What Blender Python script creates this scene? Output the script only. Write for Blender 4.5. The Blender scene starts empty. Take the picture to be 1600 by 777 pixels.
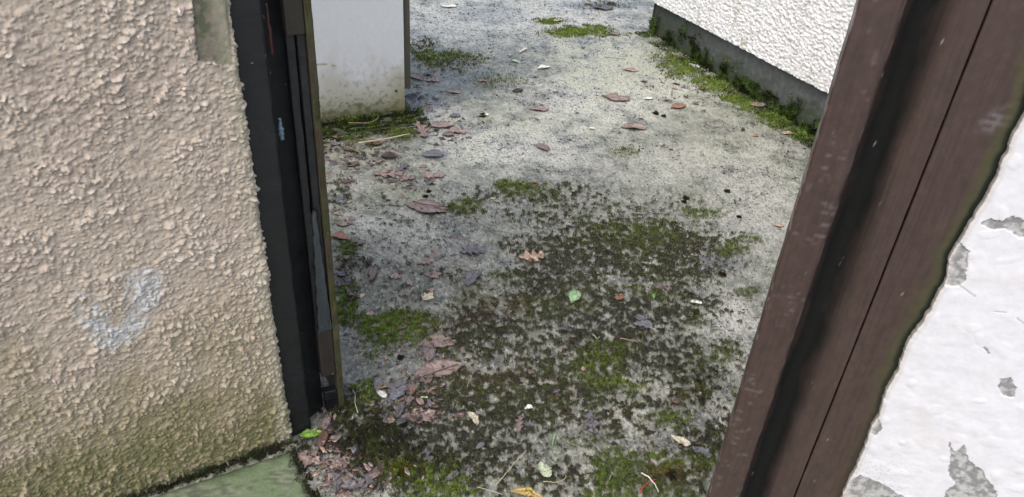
import bpy, math, random
import numpy as np
from mathutils import Matrix, Vector
rng = np.random.default_rng(7); random.seed(7)
C = bpy.context.scene.collection
R_ = math.radians

# ------------------------------------------------------------------ camera, world, sun, exposure
F = 1200.0; H = 1.45
_up = np.array([130, 1823., 1200.]); _up /= np.linalg.norm(_up)
_fw = np.array([0, 0, -1.]); _Y = _fw - _up*_fw.dot(_up); _Y /= np.linalg.norm(_Y); _X = np.cross(_Y, _up)
RC = np.array([_X, _Y, _up])
cam = bpy.data.cameras.new('camera'); camo = bpy.data.objects.new('camera', cam); C.objects.link(camo)
cam.sensor_width = 36; cam.lens = F/1600*36; cam.clip_start = 0.02; cam.clip_end = 500
camo.matrix_world = Matrix.Translation((0, 0, H)) @ Matrix(RC.tolist()).to_4x4()
bpy.context.scene.camera = camo

w = bpy.data.worlds.new("World"); bpy.context.scene.world = w; w.use_nodes = True
SUN_EL, SUN_AZ = 58, 212          # azimuth clockwise from +Y
nt = w.node_tree; bg = nt.nodes['Background']; sky = nt.nodes.new('ShaderNodeTexSky')
sky.sky_type = 'NISHITA'; sky.sun_disc = False; sky.sun_elevation = R_(SUN_EL); sky.sun_rotation = R_(SUN_AZ)
sky.air_density = 1.0; sky.dust_density = 4.0; sky.ozone_density = 1.0
nt.links.new(sky.outputs[0], bg.inputs[0]); bg.inputs[1].default_value = 0.15
sl = bpy.data.lights.new('sun', 'SUN'); sl.energy = 1.4; sl.angle = R_(75); sl.color = (1, .96, .9)
so = bpy.data.objects.new('sun', sl); C.objects.link(so)
_d = Vector((math.sin(R_(SUN_AZ))*math.cos(R_(SUN_EL)), math.cos(R_(SUN_AZ))*math.cos(R_(SUN_EL)), math.sin(R_(SUN_EL))))
so.rotation_euler = _d.to_track_quat('Z', 'Y').to_euler(); so.location = (0, 0, 6)
vs = bpy.context.scene.view_settings
vs.view_transform = 'Standard'; vs.look = 'None'; vs.gamma = 1; vs.use_curve_mapping = False; vs.exposure = 0.7

# ------------------------------------------------------------------ measuring helpers
def ray(px, py): return RC @ np.array([(px-800)/F, -(py-388.5)/F, -1.])
def P(px, py, z=0.):
    d = ray(px, py); return np.array([0, 0, H]) + d*(z-H)/d[2]
def on_plane(px, py, p0, nrm):          # hit with a vertical plane -> (distance along the plane, z)
    d = ray(px, py); n = np.array([nrm[0], nrm[1], 0]); o = np.array([0, 0, H])
    t = (np.array([p0[0], p0[1], 0])-o).dot(n)/d.dot(n); return o + d*t

# ------------------------------------------------------------------ numpy noise
_perm = rng.permutation(4096); _gr = rng.uniform(-1, 1, (4096, 2)); _gr /= np.linalg.norm(_gr, axis=1)[:, None]
_r1 = rng.random(4096); _r2 = rng.random(4096); _r3 = rng.random(4096); _r4 = rng.random(4096)
def _h(i, j, s): return _perm[(_perm[(i+s*131) & 4095] + j) & 4095]
def perlin(x, y, s=0):
    xi = np.floor(x).astype(np.int64); yi = np.floor(y).astype(np.int64); xf = x-xi; yf = y-yi
    u = xf*xf*xf*(xf*(xf*6-15)+10); v = yf*yf*yf*(yf*(yf*6-15)+10)
    def g(a, b):
        q = _gr[_h(xi+a, yi+b, s)]; return q[..., 0]*(xf-a)+q[..., 1]*(yf-b)
    return ((g(0, 0)*(1-u)+g(1, 0)*u)*(1-v)+(g(0, 1)*(1-u)+g(1, 1)*u)*v)*1.5
def fbm(x, y, o=4, s=0, k=.5):
    a = 1; r = 0; t = 0
    for i in range(o): r = r+a*perlin(x*2**i, y*2**i, s+i*7); t += a; a *= k
    return r/t
def domes(x, y, size, s=0, lo=.35, hi=.8, p=.7, fill=.9):
    """irregular pebbles: the highest dome over each point"""
    X = x/size; Y = y/size; xi = np.floor(X).astype(np.int64); yi = np.floor(Y).astype(np.int64)
    out = np.zeros_like(X)
    for a in (-1, 0, 1):
        for b in (-1, 0, 1):
            h = _h(xi+a, yi+b, s)
            r = lo+(hi-lo)*_r3[h]; dx = X-(xi+a+_r1[h]); dy = Y-(yi+b+_r2[h])
            q = (_r4[h]-.5)*2
            d2 = (dx*dx*(1+.5*q)+dy*dy*(1-.5*q)+dx*dy*q)/(r*r)
            out = np.maximum(out, np.where(_r4[(h*7+3) & 4095] < fill, np.clip(1-d2, 0, 1)**p*(.45+.55*_r2[(h*3+1) & 4095]), 0))
    return out
def sstep(a, b, x):
    t = np.clip((x-a)/(b-a), 0, 1); return t*t*(3-2*t)
def inpoly(x, y, poly):
    r = np.zeros(x.shape, bool); n = len(poly)
    for i in range(n):
        x0, y0 = poly[i]; x1, y1 = poly[(i+1) % n]
        c = ((y0 > y) != (y1 > y)) & (x < (x1-x0)*(y-y0)/((y1-y0) or 1e-9)+x0); r ^= c
    return r

L3 = lambda *c: np.array(c)
def lerp(a, b_, m): return a*(1-m[..., None])+b_*m[..., None]
# ------------------------------------------------------------------ object helpers
def mesh_obj(name, verts, faces, mat, parent=None, col=None, smooth=True, attrs=None, bevel=0):
    """faces: int array (n,k) or list; verts (n,3); col (n,3) point colours"""
    me = bpy.data.meshes.new(name); verts = np.asarray(verts, dtype=np.float32)
    if isinstance(faces, np.ndarray):
        n, k = faces.shape
        me.vertices.add(len(verts)); me.vertices.foreach_set('co', verts.ravel())
        me.loops.add(n*k); me.loops.foreach_set('vertex_index', faces.ravel().astype(np.int32))
        me.polygons.add(n); me.polygons.foreach_set('loop_start', np.arange(0, n*k, k, dtype=np.int32))
        me.polygons.foreach_set('loop_total', np.full(n, k, dtype=np.int32))
    else: me.from_pydata(verts.tolist(), [], faces)
    me.update(calc_edges=True)
    if smooth: me.polygons.foreach_set('use_smooth', np.ones(len(me.polygons), bool))
    if col is not None:
        a = me.attributes.new('Col', 'FLOAT_COLOR', 'POINT'); c = np.ones((len(verts), 4), np.float32); c[:, :3] = col
        a.data.foreach_set('color', c.ravel())
    for k_, v_ in (attrs or {}).items():
        a = me.attributes.new(k_, 'FLOAT', 'POINT'); a.data.foreach_set('value', np.asarray(v_, np.float32).ravel())
    o = bpy.data.objects.new(name, me); C.objects.link(o)
    if mat: me.materials.append(mat)
    if parent is not None: o.parent = parent
    if bevel:
        b = o.modifiers.new('bevel', 'BEVEL'); b.width = bevel; b.segments = 2
    return o
def gridfaces(nr, nc):
    i = np.arange(nr-1)[:, None]*nc+np.arange(nc-1)[None, :]
    return np.stack([i, i+1, i+nc+1, i+nc], -1).reshape(-1, 4)
def thing(name, label, cat, loc=(0, 0, 0), group=None):
    o = bpy.data.objects.new(name, None); C.objects.link(o); o.location = loc; o.empty_display_size = .1
    return tag(o, label, cat, group)
def tag(o, label, cat, group=None, kind=None):
    o['label'] = label; o['category'] = cat
    if group: o['group'] = group
    if kind: o['kind'] = kind
    return o
def struct(o): o['kind'] = 'structure'; return o
def local(v, o): return np.asarray(v)-np.array(o.location)

def prism(name, pts, z0, z1, mat, parent, jit=.0006, seg=.012, seed=0, z0f=None, bevel=.002):
    """closed plan outline raised from z0 to z1, edges wandering a little as hand-planed, painted timber does"""
    o0 = np.array(parent.location) if parent is not None else np.zeros(3)
    n = max(2, int((z1-z0)/seg)); zs = np.linspace(z0, z1, n); V = []; pts = np.array(pts, float); m = len(pts)
    cen = pts.mean(0)
    for j in range(m):
        d = pts[j]-cen; d = d/(np.linalg.norm(d)+1e-9)
        k = fbm(zs*14+j*9.1, zs*0+seed, 4, 3)*jit*2.5
        V.append(np.stack([pts[j, 0]+d[0]*k, pts[j, 1]+d[1]*k, zs], 1))
    V = np.stack(V, 1).reshape(-1, 3)-o0
    f = []
    for i in range(n-1):
        for j in range(m):
            a = i*m+j; b = i*m+(j+1) % m; f.append([a, b, b+m, a+m])
    f.append(list(range(m))[::-1]); f.append([(n-1)*m+j for j in range(m)])
    # outward orientation
    ar = sum(pts[j, 0]*pts[(j+1) % m, 1]-pts[(j+1) % m, 0]*pts[j, 1] for j in range(m))
    if ar < 0: f = [q[::-1] for q in f]
    return mesh_obj(name, V, f, mat, parent, smooth=False, bevel=bevel)

def profile(name, td, base, mat, parent, cfun, z0=0., z1=2.2, seg=.008, jit=.0006, seed=0):
    """(t,d) outline, densely cut, raised to z1; cfun(t,z) gives the surface colour"""
    p0, u_, n_ = base; P_ = []
    for i in range(len(td)):
        a = np.array(td[i], float); b_ = np.array(td[(i+1) % len(td)], float); k = max(1, int(np.ceil(np.linalg.norm(b_-a)/.0022))) if i < len(td)-1 else 1
        for j in range(k): P_.append(a+(b_-a)*j/k)
    P_ = np.array(P_); m = len(P_); zs = np.arange(z0, z1+seg, seg); T, Z = np.meshgrid(P_[:, 0], zs, indexing='xy'); Dd = np.broadcast_to(P_[:, 1], T.shape)
    T2 = T+jit*2*fbm(Z*16+seed, T*4+seed, 5, 3, .6); D2 = Dd+jit*1.2*fbm(Z*30+seed, T*60, 4, 7, .6)
    xy = p0+u_*T2[..., None]+n_*D2[..., None]; V = np.concatenate([xy, Z[..., None]], -1).reshape(-1, 3)-np.array(parent.location)
    i = np.arange(len(zs)-1)[:, None]*m+np.arange(m)[None]; j = np.arange(len(zs)-1)[:, None]*m+(np.arange(m)[None]+1) % m
    f = np.stack([i, j, j+m, i+m], -1).reshape(-1, 4)
    ar = sum(P_[a, 0]*P_[(a+1) % m, 1]-P_[(a+1) % m, 0]*P_[a, 1] for a in range(m))*(u_[0]*n_[1]-u_[1]*n_[0])
    if ar < 0: f = f[:, ::-1]
    return mesh_obj(name, V, f, mat, parent, col=cfun(T, Z).reshape(-1, 3))

# ------------------------------------------------------------------ materials
def mat(name):
    m = bpy.data.materials.new(name); m.use_nodes = True; t = m.node_tree
    return m, t, t.nodes['Principled BSDF']
def N(t, typ, **k):
    n = t.nodes.new(typ)
    for a, b in k.items():
        if a in n.inputs: n.inputs[a].default_value = b
        else: setattr(n, a, b)
    return n
def noise(t, scale, detail=4, rough=.6, vec=None):
    n = N(t, 'ShaderNodeTexNoise'); n.inputs['Scale'].default_value = scale; n.inputs['Detail'].default_value = detail
    n.inputs['Roughness'].default_value = rough
    if vec is None:
        g = N(t, 'ShaderNodeNewGeometry'); vec = g.outputs['Position']
    t.links.new(vec, n.inputs['Vector']); return n.outputs['Fac']
def ramp(t, fac, stops):
    r = N(t, 'ShaderNodeValToRGB'); e = r.color_ramp.elements
    while len(e) < len(stops): e.new(.5)
    for q, (p, c) in zip(e, stops):
        q.position = p; q.color = (*c, 1) if len(c) == 3 else c
    t.links.new(fac, r.inputs[0]); return r.outputs[0]
def mix(t, fac, a, b, mode='MIX'):
    m = N(t, 'ShaderNodeMix', data_type='RGBA', blend_type=mode)
    for s, v in ((m.inputs[0], fac), (m.inputs[6], a), (m.inputs[7], b)):
        if isinstance(v, bpy.types.NodeSocket): t.links.new(v, s)
        elif isinstance(v, (int, float)): s.default_value = v
        else: s.default_value = (*v, 1)
    return m.outputs[2]
def bump(t, b, h, strength=.4, dist=.002):
    n = N(t, 'ShaderNodeBump'); n.inputs['Strength'].default_value = strength; n.inputs['Distance'].default_value = dist
    t.links.new(h, n.inputs['Height']); t.links.new(n.outputs[0], b.inputs['Normal'])
def attr(t, name='Col', out='Color'): return N(t, 'ShaderNodeAttribute', attribute_name=name).outputs[out]

def vcol_mat(name, rough=.8, speck=(.75, 1.2), sc=260, bs=.4, bd=.001, spec=.5, bsc=350):
    m, t, b = mat(name)
    c = mix(t, 1.0, attr(t), ramp(t, noise(t, sc, 5, .7), [(.3, (speck[0],)*3), (.7, (speck[1],)*3)]), 'MULTIPLY')
    t.links.new(c, b.inputs['Base Color']); b.inputs['Roughness'].default_value = rough
    b.inputs['Specular IOR Level'].default_value = spec
    bump(t, b, noise(t, bsc, 5, .7), bs, bd); return m

# ground: colour and wetness measured into attributes, grain added here
mG, t, b = mat('concrete_ground')
c = mix(t, 1.0, attr(t), ramp(t, noise(t, 330, 6, .8), [(.28, (.58,)*3), (.5, (1, 1, 1)), (.74, (1.32, 1.3, 1.26))]), 'MULTIPLY')
c = mix(t, 1.0, c, ramp(t, noise(t, 1100, 3, .7), [(.32, (.6,)*3), (.6, (1.1,)*3)]), 'MULTIPLY')
t.links.new(c, b.inputs['Base Color']); t.links.new(attr(t, 'rough', 'Fac'), b.inputs['Roughness'])
bump(t, b, noise(t, 420, 6, .75), .7, .0022)
m_wall = vcol_mat('roughcast_paint', .62, (.88, 1.1), 120, .2, .001, .5, 420)
m_dash = vcol_mat('white_dash', .75, (.9, 1.08), 200, .3, .001, .4)
m_smooth = vcol_mat('white_masonry_paint', .5, (.93, 1.05), 60, .3, .0008, .5, 180)
m_plinth = vcol_mat('mossy_concrete', .8, (.7, 1.25), 160, .5, .001)
m_panel = vcol_mat('white_panel_paint', .42, (.95, 1.04), 50, .1, .0005, .5, 90)
m_moss = vcol_mat('moss', .85, (.8, 1.2), 90, 0, .001, .15)
m_slab = vcol_mat('green_painted_slab', .6, (.75, 1.15), 130, .4, .0008, .4)
m_crumb = vcol_mat('crumbs', .9, (.8, 1.2), 300, .3, .0005, .2)

def paint(name, c0, c1, scuff, rough, scale=(40, 40, 4), grime=None, chips=.0):
    m, t, b = mat(name)
    g = N(t, 'ShaderNodeNewGeometry'); mp = N(t, 'ShaderNodeMapping'); mp.inputs['Scale'].default_value = scale
    t.links.new(g.outputs['Position'], mp.inputs['Vector'])
    streak = noise(t, 1, 6, .7, mp.outputs[0])
    c = mix(t, ramp(t, streak, [(.3, (0, 0, 0)), (.7, (1, 1, 1))]), c0, c1)
    if grime:
        c = mix(t, ramp(t, noise(t, 9, 6, .7), [(.5, (0, 0, 0)), (.68, (1, 1, 1))]), c, grime)
    sc = mix(t, 1.0, ramp(t, noise(t, 7, 3, .6), [(.52, (0, 0, 0)), (.72, (1, 1, 1))]),
             ramp(t, noise(t, 120, 6, .8), [(.5, (0, 0, 0)), (.75, (.75,)*3)]), 'MULTIPLY')
    c = mix(t, sc, c, scuff)
    if chips:
        c = mix(t, ramp(t, noise(t, 75, 2, .4), [(.765, (0, 0, 0)), (.785, (chips,)*3)]), c, (.6, .57, .53))
    t.links.new(c, b.inputs['Base Color']); b.inputs['Specular IOR Level'].default_value = .5
    rr = ramp(t, noise(t, 25, 5, .7), [(.3, (rough*.75,)*3), (.7, (min(1, rough*1.3),)*3)])
    t.links.new(rr, b.inputs['Roughness'])
    h = mix(t, .5, streak, noise(t, 160, 5, .7)); bump(t, b, h, .35, .0016)
    return m
m_brown = vcol_mat('brown_gloss_paint', .4, (.85, 1.12), 70, .25, .0008, .5, 110)
t = m_brown.node_tree; b = t.nodes['Principled BSDF']; sx_ = N(t, 'ShaderNodeSeparateColor'); t.links.new(attr(t), sx_.inputs[0]); t.links.new(ramp(t, sx_.outputs[0], [(.008, (.85,)*3), (.04, (.40,)*3)]), b.inputs['Roughness']); t.links.new(ramp(t, sx_.outputs[0], [(.008, (.12,)*3), (.04, (.5,)*3)]), b.inputs['Specular IOR Level'])
m_groove = paint('near_black_groove', (.006, .008, .0085), (.012, .015, .015), (.03, .035, .035), .5)
m_black = paint('black_wet_paint', (.006, .007, .0075), (.011, .012, .013), (.05, .06, .065), .45, chips=.25)
m_gatewood = paint('weathered_dark_wood', (.016, .012, .009), (.035, .026, .02), (.07, .06, .05), .6, grime=(.02, .018, .01), chips=.4)
m_mossedge = paint('mossy_board_edge', (.03, .022, .014), (.055, .04, .022), (.1, .09, .06), .75, grime=(.05, .062, .012), chips=.9)
m_blackboard = paint('black_board', (.006, .007, .008), (.014, .016, .017), (.05, .06, .068), .33)
m_rust = paint('rusty_orange', (.11, .035, .02), (.06, .02, .015), (.2, .12, .09), .7)
m_film = paint('pale_blue_plastic', (.16, .22, .27), (.07, .10, .14), (.35, .42, .48), .25)
m_greytrim = paint('grey_green_timber', (.045, .047, .035), (.08, .08, .062), (.13, .13, .1), .7)
mL, t, b = mat('leaf')
c = mix(t, 1.0, attr(t), ramp(t, noise(t, 300, 5, .7), [(.3, (.72,)*3), (.7, (1.2,)*3)]), 'MULTIPLY')
t.links.new(c, b.inputs['Base Color']); b.inputs['Roughness'].default_value = .4; b.inputs['Specular IOR Level'].default_value = .55
bump(t, b, noise(t, 240, 4, .6), .35, .001)

# ------------------------------------------------------------------ ground fields
def ell(cx, cy, rx, ry):
    c = P(cx, cy)[:2]; a = (P(cx+rx, cy)-P(cx-rx, cy))[:2]/2; b_ = (P(cx, cy+ry)-P(cx, cy-ry))[:2]/2
    return c, np.linalg.inv(np.array([a, b_]).T)
def field(x, y, L, wx, k=.75):
    out = np.zeros_like(x)
    for (cx, cy, rx, ry, s) in L:
        c, M = ell(cx, cy, rx, ry); dx = x-c[0]; dy = y-c[1]
        r = np.hypot(M[0, 0]*dx+M[0, 1]*dy, M[1, 0]*dx+M[1, 1]*dy)
        out = np.maximum(out, s*sstep(1.6, .3, r+wx*k*1.7))
    return out
DARK = [(930, 530, 270, 190, .52), (1000, 340, 180, 50, .42), (640, 350, 130, 120, .36), (575, 700, 75, 50, 1.3), (640, 735, 60, 35, 1.2), (540, 660, 30, 30, 1.2), (880, 400, 90, 50, .9), (700, 620, 90, 40, 1), (1040, 560, 80, 45, .85), (960, 480, 110, 50, .9), (870, 600, 120, 50, .9), (1090, 700, 60, 60, .8), (530, 300, 30, 40, .5), (640, 460, 80, 30, .4), (640, 390, 110, 20, .35), (1000, 395, 150, 62, .95), (880, 455, 120, 75, .9), (760, 520, 105, 60, .85), (950, 545, 110, 62, .95), (790, 625, 150, 65, .95),
        (580, 705, 85, 62, 1), (1055, 480, 90, 45, .8), (1085, 600, 60, 55, .75), (960, 650, 110, 50, .75), (720, 700, 120, 70, .9), (850, 745, 120, 40, .7),
        (560, 640, 50, 45, .8), (700, 430, 60, 20, .45), (560, 410, 45, 40, .5), (540, 480, 30, 40, .6), (840, 305, 130, 24, .6), (1120, 390, 60, 22, .6),
        (700, 100, 60, 20, .5), (660, 80, 30, 25, .6), (760, 120, 70, 18, .35), (560, 235, 50, 15, .6), (590, 255, 70, 12, .4), (1120, 690, 40, 60, .8),
        (1060, 745, 60, 35, .7), (870, 340, 110, 25, .55), (940, 10, 60, 9, .5), (720, 330, 50, 16, .6), (850, 190, 60, 7, .35), (985, 235, 40, 10, .4), (1130, 545, 40, 25, .6)]
GREEN = [(610, 522, 52, 36, 1), (640, 510, 55, 22, .7), (815, 293, 48, 12, 1), (720, 325, 26, 12, .9), (690, 92, 55, 14, .6), (905, 50, 55, 9, .8), (860, 34, 26, 5, .8),
         (1085, 335, 34, 8, .9), (1172, 375, 22, 5, .9), (1142, 393, 26, 9, .9), (1166, 457, 20, 9, 1), (975, 735, 45, 45, 1), (1030, 725, 75, 30, .75), (1000, 770, 70, 25, .9),
         (690, 762, 45, 28, .95), (628, 212, 26, 10, 1), (550, 213, 38, 9, .7), (540, 395, 20, 16, .9), (540, 480, 22, 34, .8), (970, 600, 38, 18, .8), (900, 480, 30, 20, .4),
         (940, 560, 60, 26, .55), (1000, 365, 50, 22, .4), (1000, 450, 60, 20, .4), (760, 440, 50, 20, .35), (1130, 550, 40, 22, .6), (1095, 505, 20, 10, .5), (850, 480, 60, 25, .35),
         (1060, 660, 40, 14, .5), (575, 610, 22, 25, .8), (630, 740, 26, 18, .9), (980, 240, 30, 8, .5), (930, 590, 30, 18, .4), (1145, 620, 16, 26, .6), (740, 470, 40, 14, .3), (920, 690, 40, 16, .4),
         (780, 130, 60, 12, .35)]
for i in range(14):
    s = i/13; GREEN.append((1032+s*222, 92+s*118, 24, 11, .8 if i % 3 else .4))
RUST = [(770, 478, 55, 26, .8), (720, 500, 60, 24, .5), (1045, 742, 45, 16, .9), (760, 585, 60, 22, .4), (1050, 620, 30, 12, .3)]
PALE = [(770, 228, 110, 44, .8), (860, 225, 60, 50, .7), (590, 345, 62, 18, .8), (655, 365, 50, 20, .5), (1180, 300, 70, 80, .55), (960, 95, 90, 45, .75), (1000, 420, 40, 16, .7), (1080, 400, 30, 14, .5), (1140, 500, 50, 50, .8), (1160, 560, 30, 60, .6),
        (720, 30, 110, 40, 1), (860, 20, 160, 40, 1), (950, 150, 130, 50, .9), (1050, 130, 90, 50, .7), (1130, 640, 30, 40, .7), (1000, 600, 40, 22, .4), (830, 400, 26, 30, .4), (690, 390, 45, 22, .3), (950, 420, 25, 25, .5), (1060, 250, 120, 35, .45),  # the far patches also put glare haze into the concrete colour
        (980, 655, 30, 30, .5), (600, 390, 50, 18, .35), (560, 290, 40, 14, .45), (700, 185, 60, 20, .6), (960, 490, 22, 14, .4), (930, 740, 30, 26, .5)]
YEL = [(960, 105, 90, 45, .9), (1080, 190, 120, 50, .35), (770, 190, 70, 22, .55), (700, 255, 60, 25, .3), (640, 300, 40, 16, .5), (950, 190, 110, 30, .4)]
DAMP = [(600, 430, 110, 70, 1), (720, 500, 130, 70, .9), (760, 365, 160, 35, .8), (620, 290, 80, 30, .6), (880, 520, 220, 120, .9), (720, 680, 230, 90, 1), (1000, 400, 160, 70, .7), (1010, 700, 120, 90, .7), (1100, 420, 60, 30, .5), (700, 100, 90, 50, .5), (860, 290, 120, 40, .6), (640, 190, 70, 60, .6), (1060, 290, 90, 40, .3)]
WET = [(680, 243, 24, 9, 1), (1120, 410, 40, 13, .9), (740, 393, 26, 10, .7), (900, 410, 60, 22, .4), (600, 600, 80, 30, .35), (760, 20, 50, 15, .5), (930, 8, 70, 8, .7), (1050, 195, 60, 30, .3), (640, 190, 60, 35, .4), (665, 160, 26, 20, .7), (720, 130, 60, 20, .5)]
def ground(x, y):
    n1 = fbm(x*7, y*7, 5, 11, .6); n2 = fbm(x*28, y*28, 4, 31, .65); n3 = fbm(x*110, y*110, 3, 51, .7); w_ = n1*.9+n2*.55+n3*.25
    d = {'xy': (x, y)}
    inside = np.clip(field(x, y, DARK, w_), 0, 1)
    n4 = fbm(x*55, y*55, 3, 91, .7)
    n5 = fbm(x*85+5, y*60, 4, 191, .7); d['n5'] = n5; cush = domes(x+.006*n4, y+.006*n5, .021, 33, .3, .8, 1., .95); d['cush'] = cush; n6 = fbm(x*38, y*38, 4, 231, .6); brk = sstep(-.02, .11, (cush-.38)*.45+n1*.35+n2*.55+n6*.7+n4*.55+n5*.4+(inside-.66)*.75); inside = sstep(.12, .5, inside)
    d['dark'] = inside*brk
    d['green'] = np.clip(field(x, y, GREEN, w_, .9)*sstep(-.25, .15, n2*.7+n4*.9)*1.1, 0, 1)
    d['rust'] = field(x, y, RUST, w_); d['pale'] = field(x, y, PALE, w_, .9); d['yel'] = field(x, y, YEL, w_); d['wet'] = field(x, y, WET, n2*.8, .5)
    d['n'] = (n1, n2, n3, n4)
    far = sstep(2.2, 4.5, np.hypot(x, y))
    d['gen'] = sstep(.02, .3, n1*.7+n2*.6)                              # loose dirt everywhere
    swirl = np.sin((np.hypot(x+.25, y-2.45)*150)+n1*9)*field(x, y, [(790, 235, 120, 40, 1)], w_*0)
    d['swirl'] = swirl
    d['dk0'] = d['dark']
    clump = field(x, y, [(575, 705, 70, 48, 1), (650, 735, 60, 30, .9), (540, 650, 26, 26, .8), (560, 620, 24, 18, .6), (1100, 610, 30, 30, .5), (975, 740, 40, 30, .5)], w_)
    d['clump'] = clump; d['dark'] = np.maximum(d['dark'], clump*sstep(-.3, .0, n4+n5))
    d['h'] = .018*clump*(.25+1.3*np.abs(n4)+.7*np.abs(n3))+.006*fbm(x*1.3, y*1.3, 2, 5)+.0012*n2+.0007*n3*2+.010*d['dark']*(cush*.9+.9*np.abs(n3)+.1)+.007*d['green']*(.7+1.3*np.abs(n3))+.0008*swirl-.001*d['wet']
    return d
def gz(x, y): return ground(np.atleast_1d(np.asarray(x, float)), np.atleast_1d(np.asarray(y, float)))['h']
def ground_col(d):
    n1, n2, n3, n4 = d['n']
    n5 = d['n5']
    c = np.broadcast_to(L3(.215, .225, .19), n1.shape+(3,)).copy()
    c = lerp(c, L3(.16, .165, .15), sstep(-.05, .35, n2*.7+n1*.6))
    c = lerp(c, L3(.29, .275, .24), sstep(.0, .3, -n2*.8+n4*.4)*.7)
    c = lerp(c, L3(.17, .20, .12), sstep(.0, .32, fbm_g+n2*.4)*.55)
    xx, yy = d['xy']; m1 = fbm(xx*13+2, yy*11, 5, 201, .62); m2 = fbm(xx*22, yy*17+4, 5, 211, .65)
    c = lerp(c, L3(.105, .125, .085), sstep(.05, .20, m1+n4*.25)*.62)
    c = lerp(c, L3(.36, .37, .32), sstep(.06, .22, m2+n4*.3)*.6)
    c = lerp(c, L3(.085, .085, .078), sstep(.16, .26, -m2+n5*.3)*.55)
    c = lerp(c, c*.55, np.clip(field(*d['xy'], DAMP, n1*.8+n2*.4), 0, 1)*.75*sstep(-.35, .1, n2+n4*.5))
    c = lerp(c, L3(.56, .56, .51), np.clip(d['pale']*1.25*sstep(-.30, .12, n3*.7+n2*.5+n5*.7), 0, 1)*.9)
    c = lerp(c, L3(.42, .45, .28), np.clip(d['yel']*.8*sstep(-.3, .2, n2+n4), 0, 1))
    c = lerp(c, L3(.42, .415, .37), sstep(.10, .26, n3*.55+n5*.6+.2*n1)*.75)
    c = lerp(c, L3(.075, .075, .066), np.clip(sstep(.06, .26, n4*.8+n5*.4+n1*.45), 0, 1)*(.22+.5*d['gen']))
    c = lerp(c, L3(.026, .026, .019), np.clip(d['dark'], 0, 1)*.94)
    c = lerp(c, L3(.075, .085, .025), np.clip(d['green'], 0, 1)*.85)
    c = lerp(c, L3(.10, .042, .018), np.clip(d['rust']*sstep(-.1, .25, n2+n4*.7), 0, 1)*.5)
    c = lerp(c, L3(.105, .108, .125), np.clip(d['wet'], 0, 1)*.65)
    return c*(1+.35*n3[..., None])
# yard: one polar sheet, finest where the camera looks
rr = np.geomspace(.55, 9.5, 1000); aa = np.concatenate([np.linspace(R_(-80), R_(-34), 40, endpoint=False), np.linspace(R_(-34), R_(32), 860), np.linspace(R_(32), R_(80), 42)[1:]])
RR, AA = np.meshgrid(rr, aa, indexing='ij'); gx = RR*np.sin(AA); gy = RR*np.cos(AA)
fbm_g = fbm(gx*2.3, gy*2.3, 4, 77, .6)
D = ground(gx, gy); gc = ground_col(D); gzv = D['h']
n1, n2, n3, n4 = D['n']
rough = .56+.25*D['dark']+.3*D['green']-.5*D['wet']-.22*sstep(-.1, .3, n1+n4*.4)*(1-D['dark'])
gv = np.stack([gx, gy, gzv], -1).reshape(-1, 3)
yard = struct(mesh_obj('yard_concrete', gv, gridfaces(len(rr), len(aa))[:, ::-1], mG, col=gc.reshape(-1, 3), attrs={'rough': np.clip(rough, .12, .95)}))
# plain ground out to the horizon, a little below
_s = np.array([[-150, -150, -.03], [150, -150, -.03], [150, 150, -.03], [-150, 150, -.03]])
g2 = struct(mesh_obj('ground', _s, np.array([[0, 1, 2, 3]]), mG, col=np.tile(L3(.2, .2, .19), (4, 1)), attrs={'rough': [.7]*4}))
def seg_floor():                                             # disc below the camera's own feet
    v = [[0, 0, -.004]]; n = 40
    for i in range(n): a = 2*math.pi*i/n; v.append([.6*math.cos(a), .6*math.sin(a), -.004])
    f = [[0, 1+i, 1+(i+1) % n] for i in range(n)]
    return mesh_obj('path', v, f, mG, col=np.tile(L3(.15, .15, .14), (n+1, 1)), attrs={'rough': [.7]*(n+1)})
struct(seg_floor())

# ------------------------------------------------------------------ rendered walls
def rough_wall(name, path, normals, s_arr, z_arr, hfun, cfun, material, parent=None, sag=.2):
    """path(s)->xy, normals(s)->xy (arrays); hfun(s,z)->(relief, edge shift)"""
    S, Z = np.meshgrid(s_arr, z_arr, indexing='xy'); xy = path(S); nn = normals(S); h = hfun(S, Z)
    v = np.stack([xy[..., 0]+nn[..., 0]*h, xy[..., 1]+nn[..., 1]*h, Z-sag*np.maximum(h, 0)], -1).reshape(-1, 3)
    if parent is not None: v = v-np.array(parent.location)
    return mesh_obj(name, v, gridfaces(len(z_arr), len(s_arr)), material, parent, col=cfun(S, Z, h).reshape(-1, 3))
def corner_path(p_corner, u, n, rad=.012, turn=.25):
    """wall face runs along u up to the corner at s=0, then turns and runs back along -n"""
    p_corner = np.array(p_corner); u = np.array(u); n = np.array(n)
    q = rad*math.pi/2
    def path(S):
        a = np.clip(S/rad, 0, math.pi/2); out = np.zeros(S.shape+(2,))
        base = p_corner-u*rad
        fl = np.minimum(S, 0)[..., None]; back = np.maximum(S-q, 0)[..., None]
        return base-n*rad+u*fl-n*back+n*(rad*np.cos(a))[..., None]+u*(rad*np.sin(a))[..., None]
    def nor(S):
        a = np.clip(S/rad, 0, math.pi/2); return n*np.cos(a)[..., None]+u*np.sin(a)[..., None]
    return path, nor

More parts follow.
